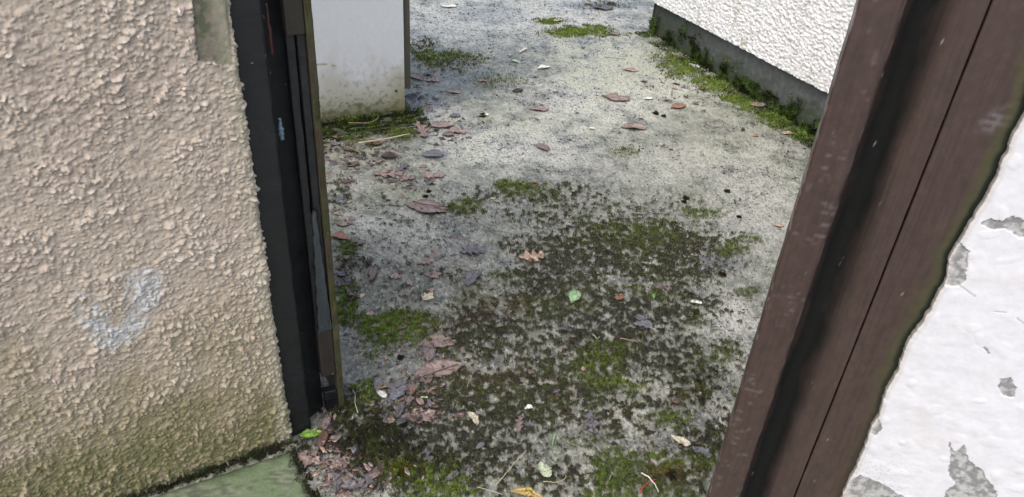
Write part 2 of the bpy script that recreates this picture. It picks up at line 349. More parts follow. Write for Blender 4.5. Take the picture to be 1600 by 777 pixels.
# left wall
UL = np.array([math.sin(R_(57.1)), math.cos(R_(57.1))]); NL = np.array([UL[1], -UL[0]])       # NL faces the camera
PL = P(456, 690)[:2]
def lp(px, py):
    q = on_plane(px, py, PL, NL); return (q[:2]-PL).dot(UL), q[2]
patch_c = [lp(308, -60), lp(372, -60), lp(376, 104), (lp(320, 94))]
blue = [[lp(*p) for p in q] for q in ([(136, 452), (172, 466), (180, 505), (205, 500), (215, 470), (205, 430), (235, 415), (268, 425), (255, 465), (240, 505), (215, 530), (175, 545), (150, 520), (132, 490)],)]
def soft(S, Z, poly, rad=.012):
    """soft polygon mask by averaging warped samples"""
    a = np.zeros(S.shape)
    for i in range(6):
        t_ = i*1.047; a += inpoly(S+rad*math.cos(t_)*.7+.012*fbm(S*40, Z*40, 3, 5), Z+rad*math.sin(t_)*.7+.012*fbm(S*40, Z*40, 3, 15), poly)
    return a/6
def hL(S, Z):
    wx = S+.0035*fbm(S*60, Z*60, 3, 1); wz = Z+.0035*fbm(S*60, Z*60, 3, 2)
    a = domes(wx, wz, .0205, 3, .18, .50, 1.35, .85); b_ = domes(wx+.3, wz, .0118, 5, .2, .52, 1.3, .9); c_ = domes(wx, wz+.7, .0062, 9, .35, .8, .8, .8)
    low = fbm(S*9, Z*9, 3, 21)
    dens = .42+.6*sstep(-.3, .3, low+.5*fbm(S*24, Z*24, 2, 23))+.25*sstep(.35, .0, Z)
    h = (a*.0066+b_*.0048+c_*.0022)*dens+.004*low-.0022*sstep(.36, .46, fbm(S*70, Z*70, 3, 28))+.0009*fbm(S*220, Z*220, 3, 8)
    m = inpoly(S+.004*fbm(S*60, Z*60, 3, 5), Z+.006*fbm(S*50, Z*50, 3, 6), patch_c)
    h = np.where(m, -.0035+.0008*fbm(S*120, Z*120, 3, 8), h)
    return h*sstep(-.006, .006, Z+.004*low)
def cL(S, Z, h):
    n_ = fbm(S*6, Z*6, 4, 41); n2_ = fbm(S*45, Z*45, 3, 43)
    c = np.broadcast_to(L3(.44, .372, .296), S.shape+(3,)).copy()
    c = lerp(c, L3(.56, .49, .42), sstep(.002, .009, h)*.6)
    c = lerp(c, L3(.35, .28, .23), sstep(.0, .4, n_)*.35); c = lerp(c, L3(.60, .56, .52), sstep(.30, .42, fbm(S*95, Z*95, 3, 49)+h*14-.03)*sstep(-.75, -.05, S)*.6); c = lerp(c, L3(.16, .12, .09), sstep(.36, .46, fbm(S*150, Z*150, 3, 53))*.45)  # whitish speckles on the lumps paint in highlights, stronger towards the right edge
    g = sstep(.62, .12, Z+.28*n_+.08*n2_+.12*(S+.4))
    c = lerp(c, L3(.25, .205, .11), g*.8)
    g2_ = sstep(.30, .02, Z+.25*n_+.1*n2_+.16*(S+.1))
    c = lerp(c, L3(.115, .115, .04), g2_*.8*sstep(-.35, .1, n2_+.1))
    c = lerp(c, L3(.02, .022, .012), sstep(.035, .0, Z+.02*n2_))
    m = soft(S, Z, blue[0]); c = lerp(c, L3(.47, .49, .50), m*sstep(-.55, .15, n2_+n_*.4)*.72)
    c = lerp(c, L3(.08, .08, .075), m*sstep(.38, .48, fbm(S*170, Z*170, 2, 47))*.6)
    m = inpoly(S+.004*fbm(S*60, Z*60, 3, 5), Z+.006*fbm(S*50, Z*50, 3, 6), patch_c).astype(float)
    c = lerp(c, lerp(np.broadcast_to(L3(.20, .175, .13), c.shape).copy(), L3(.10, .11, .06), sstep(-.1, .3, n2_)), m)
    edge = sstep(-.03, -.004, S+.008*n2_)
    c = lerp(c, L3(.40, .37, .27), edge*.5)
    return c
gwall = thing('garden_wall', 'beige roughcast wall left of the gateway, painted over, with a pale blue smear and green foot', 'wall', (PL[0], PL[1], 0))
pth, nrm = corner_path(PL, UL, NL, .012)
sL = np.concatenate([np.linspace(-2.3, -1.0, 60, endpoint=False), np.linspace(-1.0, .02, 640), np.linspace(.024, .20, 40)])
zL = np.concatenate([np.linspace(-.01, 1.16, 760), np.linspace(1.18, 2.2, 50)])
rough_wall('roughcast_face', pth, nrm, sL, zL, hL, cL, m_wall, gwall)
def slab_box(name, p, u, n, s0, s1, d0, d1, z0, z1, material, parent=None, col=(.3, .3, .3), bevel=.003, nz=2):
    """box spanning s0..s1 along u, d0..d1 along n"""
    o0 = np.array(parent.location) if parent is not None else np.zeros(3)
    v = []
    for z in (z0, z1):
        for s, d in ((s0, d0), (s1, d0), (s1, d1), (s0, d1)):
            q = p+u*s+n*d; v.append([q[0], q[1], z])
    v = np.array(v)-o0
    f = [[0, 3, 2, 1], [4, 5, 6, 7], [0, 1, 5, 4], [1, 2, 6, 5], [2, 3, 7, 6], [3, 0, 4, 7]]
    cr = u[0]*n[1]-u[1]*n[0]
    if cr < 0: f = [q[::-1] for q in f]
    return mesh_obj(name, v, f, material, parent, col=np.tile(np.array(col), (8, 1)), smooth=False, bevel=bevel)
slab_box('wall_core', PL, UL, NL, -2.29, -.02, -.2, -.02, -.01, 2.19, m_wall, gwall, (.4, .35, .3))

# gateway axis: from the left post to the right post
PR0 = np.array([1.10*math.sin(R_(22.55)), 1.10*math.cos(R_(22.55))])
PG = P(487, 672)[:2]; UG = PR0-PG; UG /= np.linalg.norm(UG); UR = np.array([math.sin(R_(109)), math.cos(R_(109))]); NR = np.array([UR[1], -UR[0]])
NR = NR if NR.dot(-PR0) > 0 else -NR
def rp(px, py):
    q = on_plane(px, py, PR0, NR); return (q[:2]-PR0).dot(UR), q[2]

# right smooth wall
edge_px = [(1640, 60), (1600, 180), (1578, 230), (1560, 272), (1542, 312), (1515, 352), (1500, 378), (1484, 405), (1478, 440), (1462, 470), (1437, 505), (1420, 535), (1408, 565), (1392, 605), (1378, 640), (1366, 660), (1352, 700), (1336, 735), (1316, 777)]
ez = np.array([rp(*p)[::-1] for p in edge_px]); ez = ez[np.argsort(ez[:, 0])]
def edge_t(z): return np.interp(z, ez[:, 0], ez[:, 1])+.0022*fbm(z*60, z*0+3.3, 4, 9)*1.1+.006*fbm(z*14, z*0+8.1, 3, 19)
flakes_px = [[(1530, 345), (1545, 335), (1565, 340), (1580, 332), (1620, 345), (1620, 362), (1590, 366), (1570, 352), (1550, 352)],
             [(1470, 385), (1500, 375), (1512, 388), (1508, 430), (1497, 442), (1478, 440), (1460, 430)],
             [(1557, 597), (1562, 586), (1576, 584), (1586, 598), (1582, 614), (1566, 612)],
             [(1482, 680), (1490, 700), (1505, 688), (1512, 712), (1530, 725), (1555, 760), (1562, 790), (1470, 790), (1478, 760), (1492, 748), (1480, 730), (1484, 716)],
             [(1300, 760), (1345, 735), (1380, 750), (1420, 775), (1440, 800), (1290, 800)],
             [(1360, 652), (1374, 648), (1378, 665), (1368, 675), (1358, 668)],
             [(1534, 536), (1538, 535), (1546, 548), (1542, 548)]]
flakes = [[rp(*p) for p in q] for q in flakes_px]
crack = [rp(1494, 436), rp(1530, 462), rp(1552, 480), rp(1575, 482), rp(1600, 500)]
def segdist(S, Z, pl):
    d = np.full(S.shape, 9.)
    for (a, b_), (c_, e) in zip(pl[:-1], pl[1:]):
        vx, vz = c_-a, e-b_; t_ = np.clip(((S-a)*vx+(Z-b_)*vz)/(vx*vx+vz*vz), 0, 1); d = np.minimum(d, np.hypot(S-a-t_*vx, Z-b_-t_*vz))
    return d
def fl_mask(S, Z):
    a = np.zeros(S.shape, bool); X = S+.005*fbm(S*70, Z*70, 4, 61, .65); Y = Z+.005*fbm(S*70, Z*70, 4, 63, .65)
    for q in flakes: a |= inpoly(X, Y, q)
    extra = (fbm(S*9+3, Z*9, 5, 71, .6) > .42)
    return a | (extra & (S > .62))
rt = np.concatenate([np.linspace(0, .35, 330), np.linspace(.353, 1.6, 160)])    # distance right of the edge
zt = np.concatenate([np.linspace(-.01, .12, 20, endpoint=False), np.linspace(.12, 1.2, 900), np.linspace(1.21, 2.2, 60)])
T0, ZT = np.meshgrid(rt, zt, indexing='xy'); S_ = T0+edge_t(ZT)
fm = fl_mask(S_, ZT); nn_ = fbm(S_*30, ZT*30, 4, 66)
hR = .0015*fbm(S_*7, ZT*7, 3, 64)+.0011*fbm(S_*26, ZT*26, 3, 65)+.0009*domes(S_+.004*nn_, ZT, .03, 12, .2, .5, .8, .4)
hR = np.where(fm, hR*.3-.0022+.0009*fbm(S_*120, ZT*120, 3, 8), hR)
cd = segdist(S_+.002*nn_, ZT, crack); hR = hR-.0005*sstep(.0016, .0004, cd)*(nn_ > -.1)
cR = np.broadcast_to(L3(.63, .63, .655), S_.shape+(3,)).copy()
cR = lerp(cR, L3(.60, .585, .57), sstep(.1, .4, fbm(S_*12, ZT*12, 4, 67))*.4)
gn = fbm(S_*90, ZT*90, 4, 69)
cR = lerp(cR, lerp(np.broadcast_to(L3(.22, .22, .215), cR.shape).copy(), L3(.42, .42, .41), sstep(-.2, .25, gn+nn_*.5)), fm.astype(float))
cR = lerp(cR, L3(.3, .3, .29), sstep(.002, .0004, cd)*.6*(nn_ > -.05))
cR = lerp(cR, L3(.45, .43, .4), sstep(.006, .0, T0)*.5)
cR = lerp(cR, L3(.25, .24, .2), sstep(.16, .34, fbm(S_*230, ZT*230, 2, 74))*sstep(.55, .3, ZT)*sstep(.14, .03, T0)*.7)
rwall = thing('gateway_wall', 'smooth white painted wall right of the brown post with grey flaked patches', 'wall', (*(PR0+UR*.25), 0))
FR = .012                                                   # how far the plaster stands proud of the post
xy = PR0+UR*S_[..., None]+NR*(FR+hR)[..., None]
v = np.concatenate([xy, ZT[..., None]], -1)
# a rounded plaster lip going back to the timber
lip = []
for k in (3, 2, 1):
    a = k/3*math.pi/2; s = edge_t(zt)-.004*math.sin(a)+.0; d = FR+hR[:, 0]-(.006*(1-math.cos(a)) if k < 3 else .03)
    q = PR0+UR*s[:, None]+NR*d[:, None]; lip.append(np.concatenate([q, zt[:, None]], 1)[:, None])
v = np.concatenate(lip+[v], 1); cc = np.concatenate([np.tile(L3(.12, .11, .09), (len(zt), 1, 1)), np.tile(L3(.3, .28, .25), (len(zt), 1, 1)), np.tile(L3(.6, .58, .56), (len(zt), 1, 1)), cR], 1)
mesh_obj('plaster_face', v.reshape(-1, 3)-np.array(rwall.location), gridfaces(v.shape[0], v.shape[1]), m_smooth, rwall, col=cc.reshape(-1, 3))
slab_box('wall_core', PR0, UR, NR, .30, 1.9, -.2, -.006, -.01, 2.19, m_smooth, rwall, (.6, .6, .6))

# ------------------------------------------------------------------ right brown post
post = thing('gate_post', 'brown painted timber gate post on the right with a dark grooved rebate', 'gate post', (*PR0, 0))
def pr(t_, d): q = PR0+UR*t_+NR*d; return (q[0], q[1])
BR = L3(.053, .034, .028)
def c_post(T, Z):
    n_ = fbm(T*30, Z*8, 4, 301); n2_ = fbm(T*90, Z*30, 4, 303); n3_ = fbm(T*260, Z*180, 3, 305); n5 = fbm(T*40, Z*300, 4, 307)
    c = np.broadcast_to(BR, T.shape+(3,)).copy(); c = lerp(c, L3(.062, .041, .034), sstep(-.1, .4, n_)*.6); c = lerp(c, L3(.036, .025, .022), sstep(.0, .35, n2_)*.4)
    # pale rubbed marks running across the stop
    c = lerp(c, L3(.15, .125, .12), sstep(.13, .36, n5)*sstep(.0, .35, fbm(T*30, Z*9, 3, 309)+.12)*(T < .055)*.55)
    c = lerp(c, L3(.07, .032, .026), sstep(.006, .0, T+.004*n2_)*.5)
    c = lerp(c, L3(.26, .22, .20), sstep(.0030, .0012, T+.0022*fbm(T*60, Z*120, 4, 321)+.0012)*sstep(.0, .2, fbm(T*9, Z*26, 4, 323))*.75)
    c = lerp(c, c*.72, sstep(.0, .3, fbm(T*260, Z*5, 4, 325))*.6)
    # near-black tone along the rebate, fading to brown on both sides
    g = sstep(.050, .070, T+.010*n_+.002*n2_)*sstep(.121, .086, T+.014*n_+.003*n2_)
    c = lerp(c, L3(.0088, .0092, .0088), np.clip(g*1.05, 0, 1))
    c = lerp(c, L3(.16, .11, .10), sstep(.0012, .0003, np.abs(T-.0545-.001*n_))*sstep(-.1, .25, fbm(Z*22, T*3, 4, 311))*.5)  # thin pale line paints in the highlight on the stop's bevel
    # smear on the cover board and green-black edge by the plaster
    m = sstep(.03, .012, np.hypot((T-.215)*.8, (Z-rp(1530, 185)[1]))+.012*n2_); c = lerp(c, L3(.17, .155, .165), m*sstep(-.1, .3, n5+n2_*.5)*.6)
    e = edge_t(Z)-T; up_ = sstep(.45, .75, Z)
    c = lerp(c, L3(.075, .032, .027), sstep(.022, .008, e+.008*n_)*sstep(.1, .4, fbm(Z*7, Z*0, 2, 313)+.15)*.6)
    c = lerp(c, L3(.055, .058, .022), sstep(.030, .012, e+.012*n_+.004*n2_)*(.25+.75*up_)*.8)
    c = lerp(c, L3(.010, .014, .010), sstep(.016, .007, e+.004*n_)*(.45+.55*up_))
    for k in range(70):
        a_, z_ = _r1[k*3]*.22, .2+_r2[k*5]*1.0; c = lerp(c, L3(.45, .42, .40), sstep(.0011, .0004, np.hypot(T-a_, (Z-z_)*(.5+_r3[k])))*.8*_r4[k])
    return c
PB = (PR0, UR, NR)
profile('door_stop', [(0, -.06), (0, -.003), (.001, -.001), (.003, 0), (.044, .0005), (.050, -.0005), (.054, -.003), (.0575, -.008), (.0575, -.06)], PB, m_brown, post, c_post, jit=.0009, seg=.005, seed=1)
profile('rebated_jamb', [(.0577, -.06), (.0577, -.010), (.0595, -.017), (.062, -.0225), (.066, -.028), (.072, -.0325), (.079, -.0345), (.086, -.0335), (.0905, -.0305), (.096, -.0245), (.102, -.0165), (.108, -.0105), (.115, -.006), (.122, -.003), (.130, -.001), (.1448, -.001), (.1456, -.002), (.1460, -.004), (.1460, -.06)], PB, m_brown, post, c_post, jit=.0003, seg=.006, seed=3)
profile('cover_board', [(.1478, -.05), (.1478, -.003), (.1482, -.001), (.1492, 0), (.312, .001), (.312, -.05)], PB, m_brown, post, c_post, jit=.0004, seg=.005, seed=4)
# green algae line between board and plaster
def blob_strip(name, pts, r0, material, parent, col, seed=0, flat=.5):
    pass

# ------------------------------------------------------------------ left black post and the gate folded back
bpost = thing('gate_post', 'black painted timber gate post standing against the beige roughcast wall', 'gate post', (*PG, 0))
def pl_(s, d): q = PG+UL*s+NL*d; return (q[0], q[1])
prism('post_timber', [pl_(-.062, -.07), pl_(-.062, -.004), pl_(-.058, 0), pl_(-.003, 0), pl_(0, -.003), pl_(0, -.07)], 0, 2.2, m_black, bpost, .0016, .008, 5)
prism('gap_filler', [pl_(.0005, -.035), pl_(.052, -.062), pl_(.052, -.10), pl_(.0005, -.10)], 0, 2.2, m_black, bpost, .0009, .01, 6)  # black strip added to fill the dark gap between post and gate
E1 = P(540, 642)[:2]                                         # foot of the outer board
gate = thing('timber_gate', 'open dark timber gate seen on its edge behind the black post, mossy board outermost', 'gate', (*E1, 0))
vE = E1/np.linalg.norm(E1); cE = np.array([vE[1], -vE[0]])   # cE: to the right across the sight line at this spot
GD = np.array([math.sin(R_(-30)), math.cos(R_(-30))]); GC = np.array([GD[1], -GD[0]])   # gate leaf runs along GD
def ge(s, d): q = E1+GC*s+GD*d; return (q[0], q[1])          # s<0 towards the post
prism('outer_board', [ge(-.014, 0), ge(0, 0), ge(0, .86), ge(-.014, .86)], .012, 1.9, m_mossedge, gate, .0026, .01, 6, bevel=.002)
def zat(px, py, q):
    d = ray(px, py); return H+d[2]*np.hypot(*q)/np.hypot(d[0], d[1])
gm = E1-GC*.04
zr0, zr1, zr2 = zat(500, 592, gm), zat(500, 520, gm), zat(448, 58, gm)
prism('rail', [ge(-.050, .004), ge(-.0145, .004), ge(-.0145, .86), ge(-.050, .86)], zr0, zr1, m_gatewood, gate, .0008, .02, 7, bevel=.003)
prism('rail', [ge(-.050, .004), ge(-.0145, .004), ge(-.0145, .86), ge(-.050, .86)], zr2, zr2+.11, m_gatewood, gate, .0008, .02, 8, bevel=.003)
prism('rail', [ge(-.050, .004), ge(-.0145, .004), ge(-.0145, .86), ge(-.050, .86)], 1.68, 1.79, m_gatewood, gate, .0008, .02, 8, bevel=.003)
prism('broken_board', [ge(-.046, .012), ge(-.0148, .008), ge(-.0148, .03), ge(-.046, .034)], .004, zr0*.55, m_blackboard, gate, .004, .008, 19, bevel=.002)  # broken board, kept dark so it also fills the void under the rail
prism('inner_board', [ge(-.030, .014), ge(-.0148, .010), ge(-.0148, .12), ge(-.030, .12)], zr1+.001, zr2-.001, m_blackboard, gate, .0022, .010, 9, bevel=.002)
prism('inner_board', [ge(-.049, .024), ge(-.033, .020), ge(-.033, .13), ge(-.049, .13)], zr1+.001, zr2-.001, m_blackboard, gate, .0024, .010, 10, bevel=.002)
m_sheen = paint('painted_wet_sheen', (.022, .028, .031), (.05, .064, .072), (.12, .15, .17), .25)  # lighter blue-grey, painted wet sheen for a strip laid over the inner boards
zA, zB = zr1+.002, zat(480, 335, gm); nn = 24; V = []
for i in range(nn):
    t_ = i/(nn-1); wv = .0012*math.sin(i*1.7)+.0008*math.sin(i*3.1); l_, r__ = -.047+.012*t_+wv, -.016-.012*t_+wv*.5
    for sx_, dd in ((l_, .002), (r__, .001), (r__, .012), (l_, .012)): q = ge(sx_, dd); V.append([q[0], q[1], zA+(zB-zA)*t_])
mesh_obj('sheen_strip', np.array(V)-np.array([E1[0], E1[1], 0]), [[i*4+j, i*4+(j+1) % 4, i*4+4+(j+1) % 4, i*4+4+j] for i in range(nn-1) for j in range(4)]+[[3, 2, 1, 0], [nn*4-4, nn*4-3, nn*4-2, nn*4-1]], m_sheen, gate, smooth=False)
# torn film and rust sliver caught in the gap
def sliver(name, px, pyt, pyb, wd, q0, material, label, parent):
    q = q0; zt_, zb = zat(px, pyt, q), zat(px, pyb, q); n = 14; V = []; 
    cx = np.array([q[1], -q[0]])/np.hypot(*q); a0 = math.atan2(ray(px, (pyt+pyb)/2)[0], ray(px, (pyt+pyb)/2)[1]); r0 = np.hypot(*q); c0 = np.array([math.sin(a0), math.cos(a0)])*r0
    for i in range(n):
        s = i/(n-1); w_ = wd*(.5+.5*math.sin(math.pi*min(1, s*1.2+.05)))*(1+.3*math.sin(i*2.1)); off = .0006*math.sin(i*1.3)
        for e, dd in ((-1, 0), (1, 0), (1, .002), (-1, .002)):
            p = c0+cx*(e*w_/2+off)+c0/r0*dd; V.append([p[0], p[1], zb+(zt_-zb)*s])
    f = [[i*4+j, i*4+(j+1) % 4, i*4+4+(j+1) % 4, i*4+4+j] for i in range(n-1) for j in range(4)]+[[3, 2, 1, 0], [n*4-4, n*4-3, n*4-2, n*4-1]]
    V = np.array(V); o0 = np.array(parent.location) if parent is not None else np.array([c0[0], c0[1], zb])
    o = mesh_obj(name, V-o0, f, material, parent)
    if parent is None: o.location = o0; tag(o, *label)
    return o
sliver('rust_patch', 421, 5, 88, .006, PG+UL*.012-NL*.03, m_rust, None, gate)
sliver('plastic_scrap', 439, 185, 220, .010, PG+UL*.010-NL*.02, m_film, ('pale blue plastic scrap caught in the gap beside the black post', 'plastic scrap'), None)

# ------------------------------------------------------------------ far white wall with its plinth
F0 = P(1010, 50)[:2]; F1 = P(1275, 220)[:2]; UF = (F0-F1)/np.linalg.norm(F0-F1); NF = np.array([-UF[1], UF[0]])
NF = NF if NF.dot(-F1) > 0 else -NF
house = thing('house_wall', 'white pebbledashed house wall across the yard above a mossy concrete plinth', 'wall', (F0[0], F0[1], 0))
def zp(S): return .182-.022*S                                  # plinth top, S negative towards the camera
pthf, nrf = corner_path(F0, UF, NF, .01)
def cP(S, Z, h):
    n_ = fbm(S*5, Z*12, 4, 81); n2_ = fbm(S*30, Z*30, 4, 83)
    c = np.broadcast_to(L3(.085, .092, .088), S.shape+(3,)).copy()
    c = lerp(c, L3(.13, .14, .135), sstep(-.1, .4, n2_)*.6)
    c = lerp(c, L3(.035, .05, .022), sstep(.15, .02, Z+.12*n_+.05*n2_)*.85)
    c = lerp(c, L3(.035, .045, .028), sstep(-.85, -.1, S+.5*n_)*.8)
    return c
sF = np.concatenate([np.linspace(-3.9, .015, 700), np.linspace(.02, .9, 40)])
rough_wall('plinth', pthf, nrf, sF, np.linspace(-.02, .30, 60), lambda S, Z: .002*fbm(S*30, Z*30, 3, 85)-.022, cP, m_plinth, house, 0)
fz = np.concatenate([np.linspace(0, 1.0, 330), np.linspace(1.01, 2.7, 60)])
def hF(S, Z):
    wx = S+.004*fbm(S*60, Z*60, 2, 1)
    return .0075*domes(wx, Z, .015, 15, .35, .7, .6, .95)+.004*domes(wx+.2, Z, .009, 17, .35, .8, .7)+.003*fbm(S*3, Z*3, 2, 5)
def cF(S, Z, h):
    c = np.broadcast_to(L3(.80, .79, .78), S.shape+(3,)).copy()
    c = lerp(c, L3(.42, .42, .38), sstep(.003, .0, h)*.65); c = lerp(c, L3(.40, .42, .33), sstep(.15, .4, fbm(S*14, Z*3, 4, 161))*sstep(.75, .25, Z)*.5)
    return c
S, Z = np.meshgrid(sF, fz, indexing='xy'); ZZ = Z+zp(S)+.006*fbm(S*20, S*0, 3, 5); h = hF(S, Z); lipf = sstep(.0, .012, Z)
Pxy = pthf(S)+nrf(S)*((h+.004)*lipf-.024*(1-lipf))[..., None]
cf = cF(S, ZZ, h); cf = lerp(cf, L3(.10, .11, .08), sstep(.012, .0, Z+.006*fbm(S*30, Z*0, 3, 6)))
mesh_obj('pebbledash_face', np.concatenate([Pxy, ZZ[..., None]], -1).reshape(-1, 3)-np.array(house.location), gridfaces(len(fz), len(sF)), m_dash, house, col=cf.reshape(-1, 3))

# ------------------------------------------------------------------ white panelled shed with dark trim, on a mossy step
S0 = P(510, 200)[:2]; S1 = P(633, 183)[:2]; US = (S1-S0)/np.linalg.norm(S1-S0); NS = np.array([US[1], -US[0]])
NS = NS if NS.dot(-S1) > 0 else -NS
shed = thing('shed', 'white panelled shed corner with stained foot standing behind the open gate', 'shed', (S1[0], S1[1], 0))
sx = np.linspace(-1.1, 0, 260); sz = np.concatenate([np.linspace(.024, .8, 300), np.linspace(.82, 2.1, 30)])
S, Z = np.meshgrid(sx, sz, indexing='xy'); n_ = fbm(S*8, Z*5, 5, 91); n2_ = fbm(S*40, Z*40, 4, 93)
c = np.broadcast_to(L3(.60, .635, .67), S.shape+(3,)).copy()
c = lerp(c, L3(.40, .39, .30), sstep(.34, .1, Z+.2*n_)*.7)
c = lerp(c, L3(.035, .045, .018), sstep(.10, .03, Z+.10*n2_+.06*n_)*.9); c = lerp(c, L3(.20, .20, .09), .6*sstep(.15, .06, Z+.05*n_+.04*n2_)*.75)
c = lerp(c, L3(.16, .15, .09), sstep(.10, .3, n2_+n_*.4)*sstep(.36, .08, Z+.05*n_)*.55)
c = lerp(c, L3(.22, .21, .12), sstep(-.10, -.0, S)*sstep(.30, .12, Z+.1*n_)*.6)
c = lerp(c, L3(.28, .25, .16), sstep(.006, .002, np.abs(Z-.278-.01*np.sin(S*30)))*((S > -.52) & (S < -.30))*sstep(-.1, .15, n2_)*.8)
for (a, z_) in ((-.045, .62), (-.040, .13)): c = lerp(c, L3(.03, .025, .02), sstep(.009, .005, np.hypot(S-a, Z-z_)))
q = S1+US*S[..., None]+NS*(.0015*fbm(S*3, Z*3, 2, 3))[..., None]
mesh_obj('white_panel', np.concatenate([q, Z[..., None]], -1).reshape(-1, 3)-np.array(shed.location), gridfaces(len(sz), len(sx)), m_panel, shed, col=c.reshape(-1, 3))
slab_box('shed_body', S1, US, NS, -1.1, -.001, -.8, -.004, .05, 2.1, m_panel, shed, (.5, .52, .55))
slab_box('edge_trim', S1, US, NS, .002, .034, -.06, -.012, .13, 2.12, m_greytrim, shed, (.2, .2, .2), .002)
slab_box('foot_beam', S1, US, NS, -1.12, .03, -.75, -.006, -.02, .05, m_plinth, shed, (.04, .045, .03), .006)
step = slab_box('step', S1, US, NS, -.9, .05, .0, .10, -.02, .014, m_plinth, None, (.055, .065, .035), .008)
tag(step, 'low mossy concrete step along the foot of the white shed panel', 'step')

# ------------------------------------------------------------------ green slab at the lower left
A0 = P(461, 706)[:2]; A1 = P(275, 768)[:2]; uA = (A1-A0)/np.linalg.norm(A1-A0); A2 = P(492, 777)[:2]; vA = (A2-A0)/np.linalg.norm(A2-A0)
n = 90; su = np.linspace(0, 1.2, n); sv = np.linspace(0, .35, 50); SU, SV = np.meshgrid(su, sv, indexing='xy')
wob = .004*fbm(SV*30, SU*0, 3, 5)*(SU < .001)
q = A0+uA*SU[..., None]+vA*SV[..., None]+uA*wob[..., None]
zz = .013+.0008*fbm(q[..., 0]*20, q[..., 1]*20, 3, 5)
edge = (SU < 1e-6) | (SV < 1e-6); zz2 = np.where(edge, -.004, zz)
n_ = fbm(q[..., 0]*14, q[..., 1]*14, 4, 95)
c = np.broadcast_to(L3(.135, .185, .10), SU.shape+(3,)).copy(); c = lerp(c, L3(.20, .225, .16), sstep(-.1, .3, n_)*.7); n9 = fbm(q[..., 0]*90, q[..., 1]*90, 4, 97); c = lerp(c, L3(.05, .055, .035), sstep(.02, .3, n9+n_*.5)*.65); c = lerp(c, L3(.05, .06, .03), sstep(.03, .0, np.minimum(SU, SV)+.03*n_+.01*n9)*.85)
slab = mesh_obj('slab', np.concatenate([q, zz2[..., None]], -1).reshape(-1, 3), gridfaces(50, n)[:, ::-1], m_slab, col=c.reshape(-1, 3))
slab['label'] = 'worn green painted concrete slab at the foot of the beige roughcast wall'; slab['category'] = 'slab'

# ------------------------------------------------------------------ moss, crumbs (uncountable)
def scatter_moss(name, pts, nor, colr, hgt, wid, label, sd=0):
    r_ = np.random.default_rng(sd); n = len(pts)
    a = r_.uniform(0, 2*math.pi, n); side = np.stack([np.cos(a), np.sin(a), np.zeros(n)], 1)
    lean = nor+r_.normal(0, .55, (n, 3)); lean /= np.linalg.norm(lean, axis=1)[:, None]
    tip = pts+lean*hgt[:, None]; b0 = pts-side*wid[:, None]/2-nor*.001; b1 = pts+side*wid[:, None]/2-nor*.001
    v = np.stack([b0, b1, tip], 1).reshape(-1, 3); f = np.arange(3*n).reshape(-1, 3)
    c = np.stack([colr*.75, colr*.75, colr*1.35], 1).reshape(-1, 3)
    o = mesh_obj(name, v, f, m_moss, col=c, smooth=False); return tag(o, label, 'moss', kind='stuff')
d_flat = D['dark'].ravel(); g_flat = D['green'].ravel(); r_flat = D['rust'].ravel(); n4f = D['n'][3].ravel(); n2f = D['n'][1].ravel(); n3f = D['n'][2].ravel(); n5f = D['n5'].ravel(); clf = D['clump'].ravel()
az_ = AA.ravel(); vis = (az_ > R_(-24)) & (az_ < R_(24)) & (RR.ravel() > 1.0) & (RR.ravel() < 6)
def pick(wgt, n, sd):
    r_ = np.random.default_rng(sd); p = wgt*vis; p = p/p.sum(); i = r_.choice(len(p), n, p=p)
    step_ = RR.ravel()[i]*.0028; q = gv[i].copy(); q[:, 0] += r_.normal(0, 1, n)*step_*.6; q[:, 1] += r_.normal(0, 1, n)*step_*.6
    return i, q, r_
def mosscol(i, r_, bright):
    g = np.clip(g_flat[i]*1.2, 0, 1)[:, None]; n = len(i)
    dk = lerp(np.tile(L3(.034, .029, .018), (n, 1)), L3(.072, .088, .026), np.clip(n2f[i]*2.4+n4f[i]*1.4+.42, 0, 1))
    c = dk*(1-g)+L3(.120, .175, .032)*g
    c = c*(1-r_flat[i][:, None]*.6)+L3(.11, .055, .02)*r_flat[i][:, None]*.6
    return c*r_.uniform(.5, 1.5, (n, 1))*(.55+1.1*sstep(-.25, .3, n5f[i]+n3f[i]*.6))[:, None]
i, q, r_ = pick(np.clip(d_flat-.4, 0, 1)*(1+1.2*clf), 230000, 1)
rad = np.hypot(q[:, 0], q[:, 1]); up = np.tile([0, 0, 1.], (len(i), 1))
scatter_moss('moss', q, up, mosscol(i, r_, 0), r_.uniform(.0018, .0048, len(i))*(rad*.55+.25)*(1+1.3*np.clip(clf[i], 0, 1)), r_.uniform(.0010, .0020, len(i))*(rad*.6+.2), 'dark olive and brown moss carpet spread over the concrete yard', 1)
i, q, r_ = pick(np.clip(g_flat-.25, 0, 1), 110000, 2)
rad = np.hypot(q[:, 0], q[:, 1]); up = np.tile([0, 0, 1.], (len(i), 1))
scatter_moss('moss', q, up, mosscol(i, r_, 1), r_.uniform(.002, .006, len(i))*(rad*.5+.3), r_.uniform(.0010, .0020, len(i))*(rad*.6+.2), 'bright green moss cushions in patches across the yard', 2)
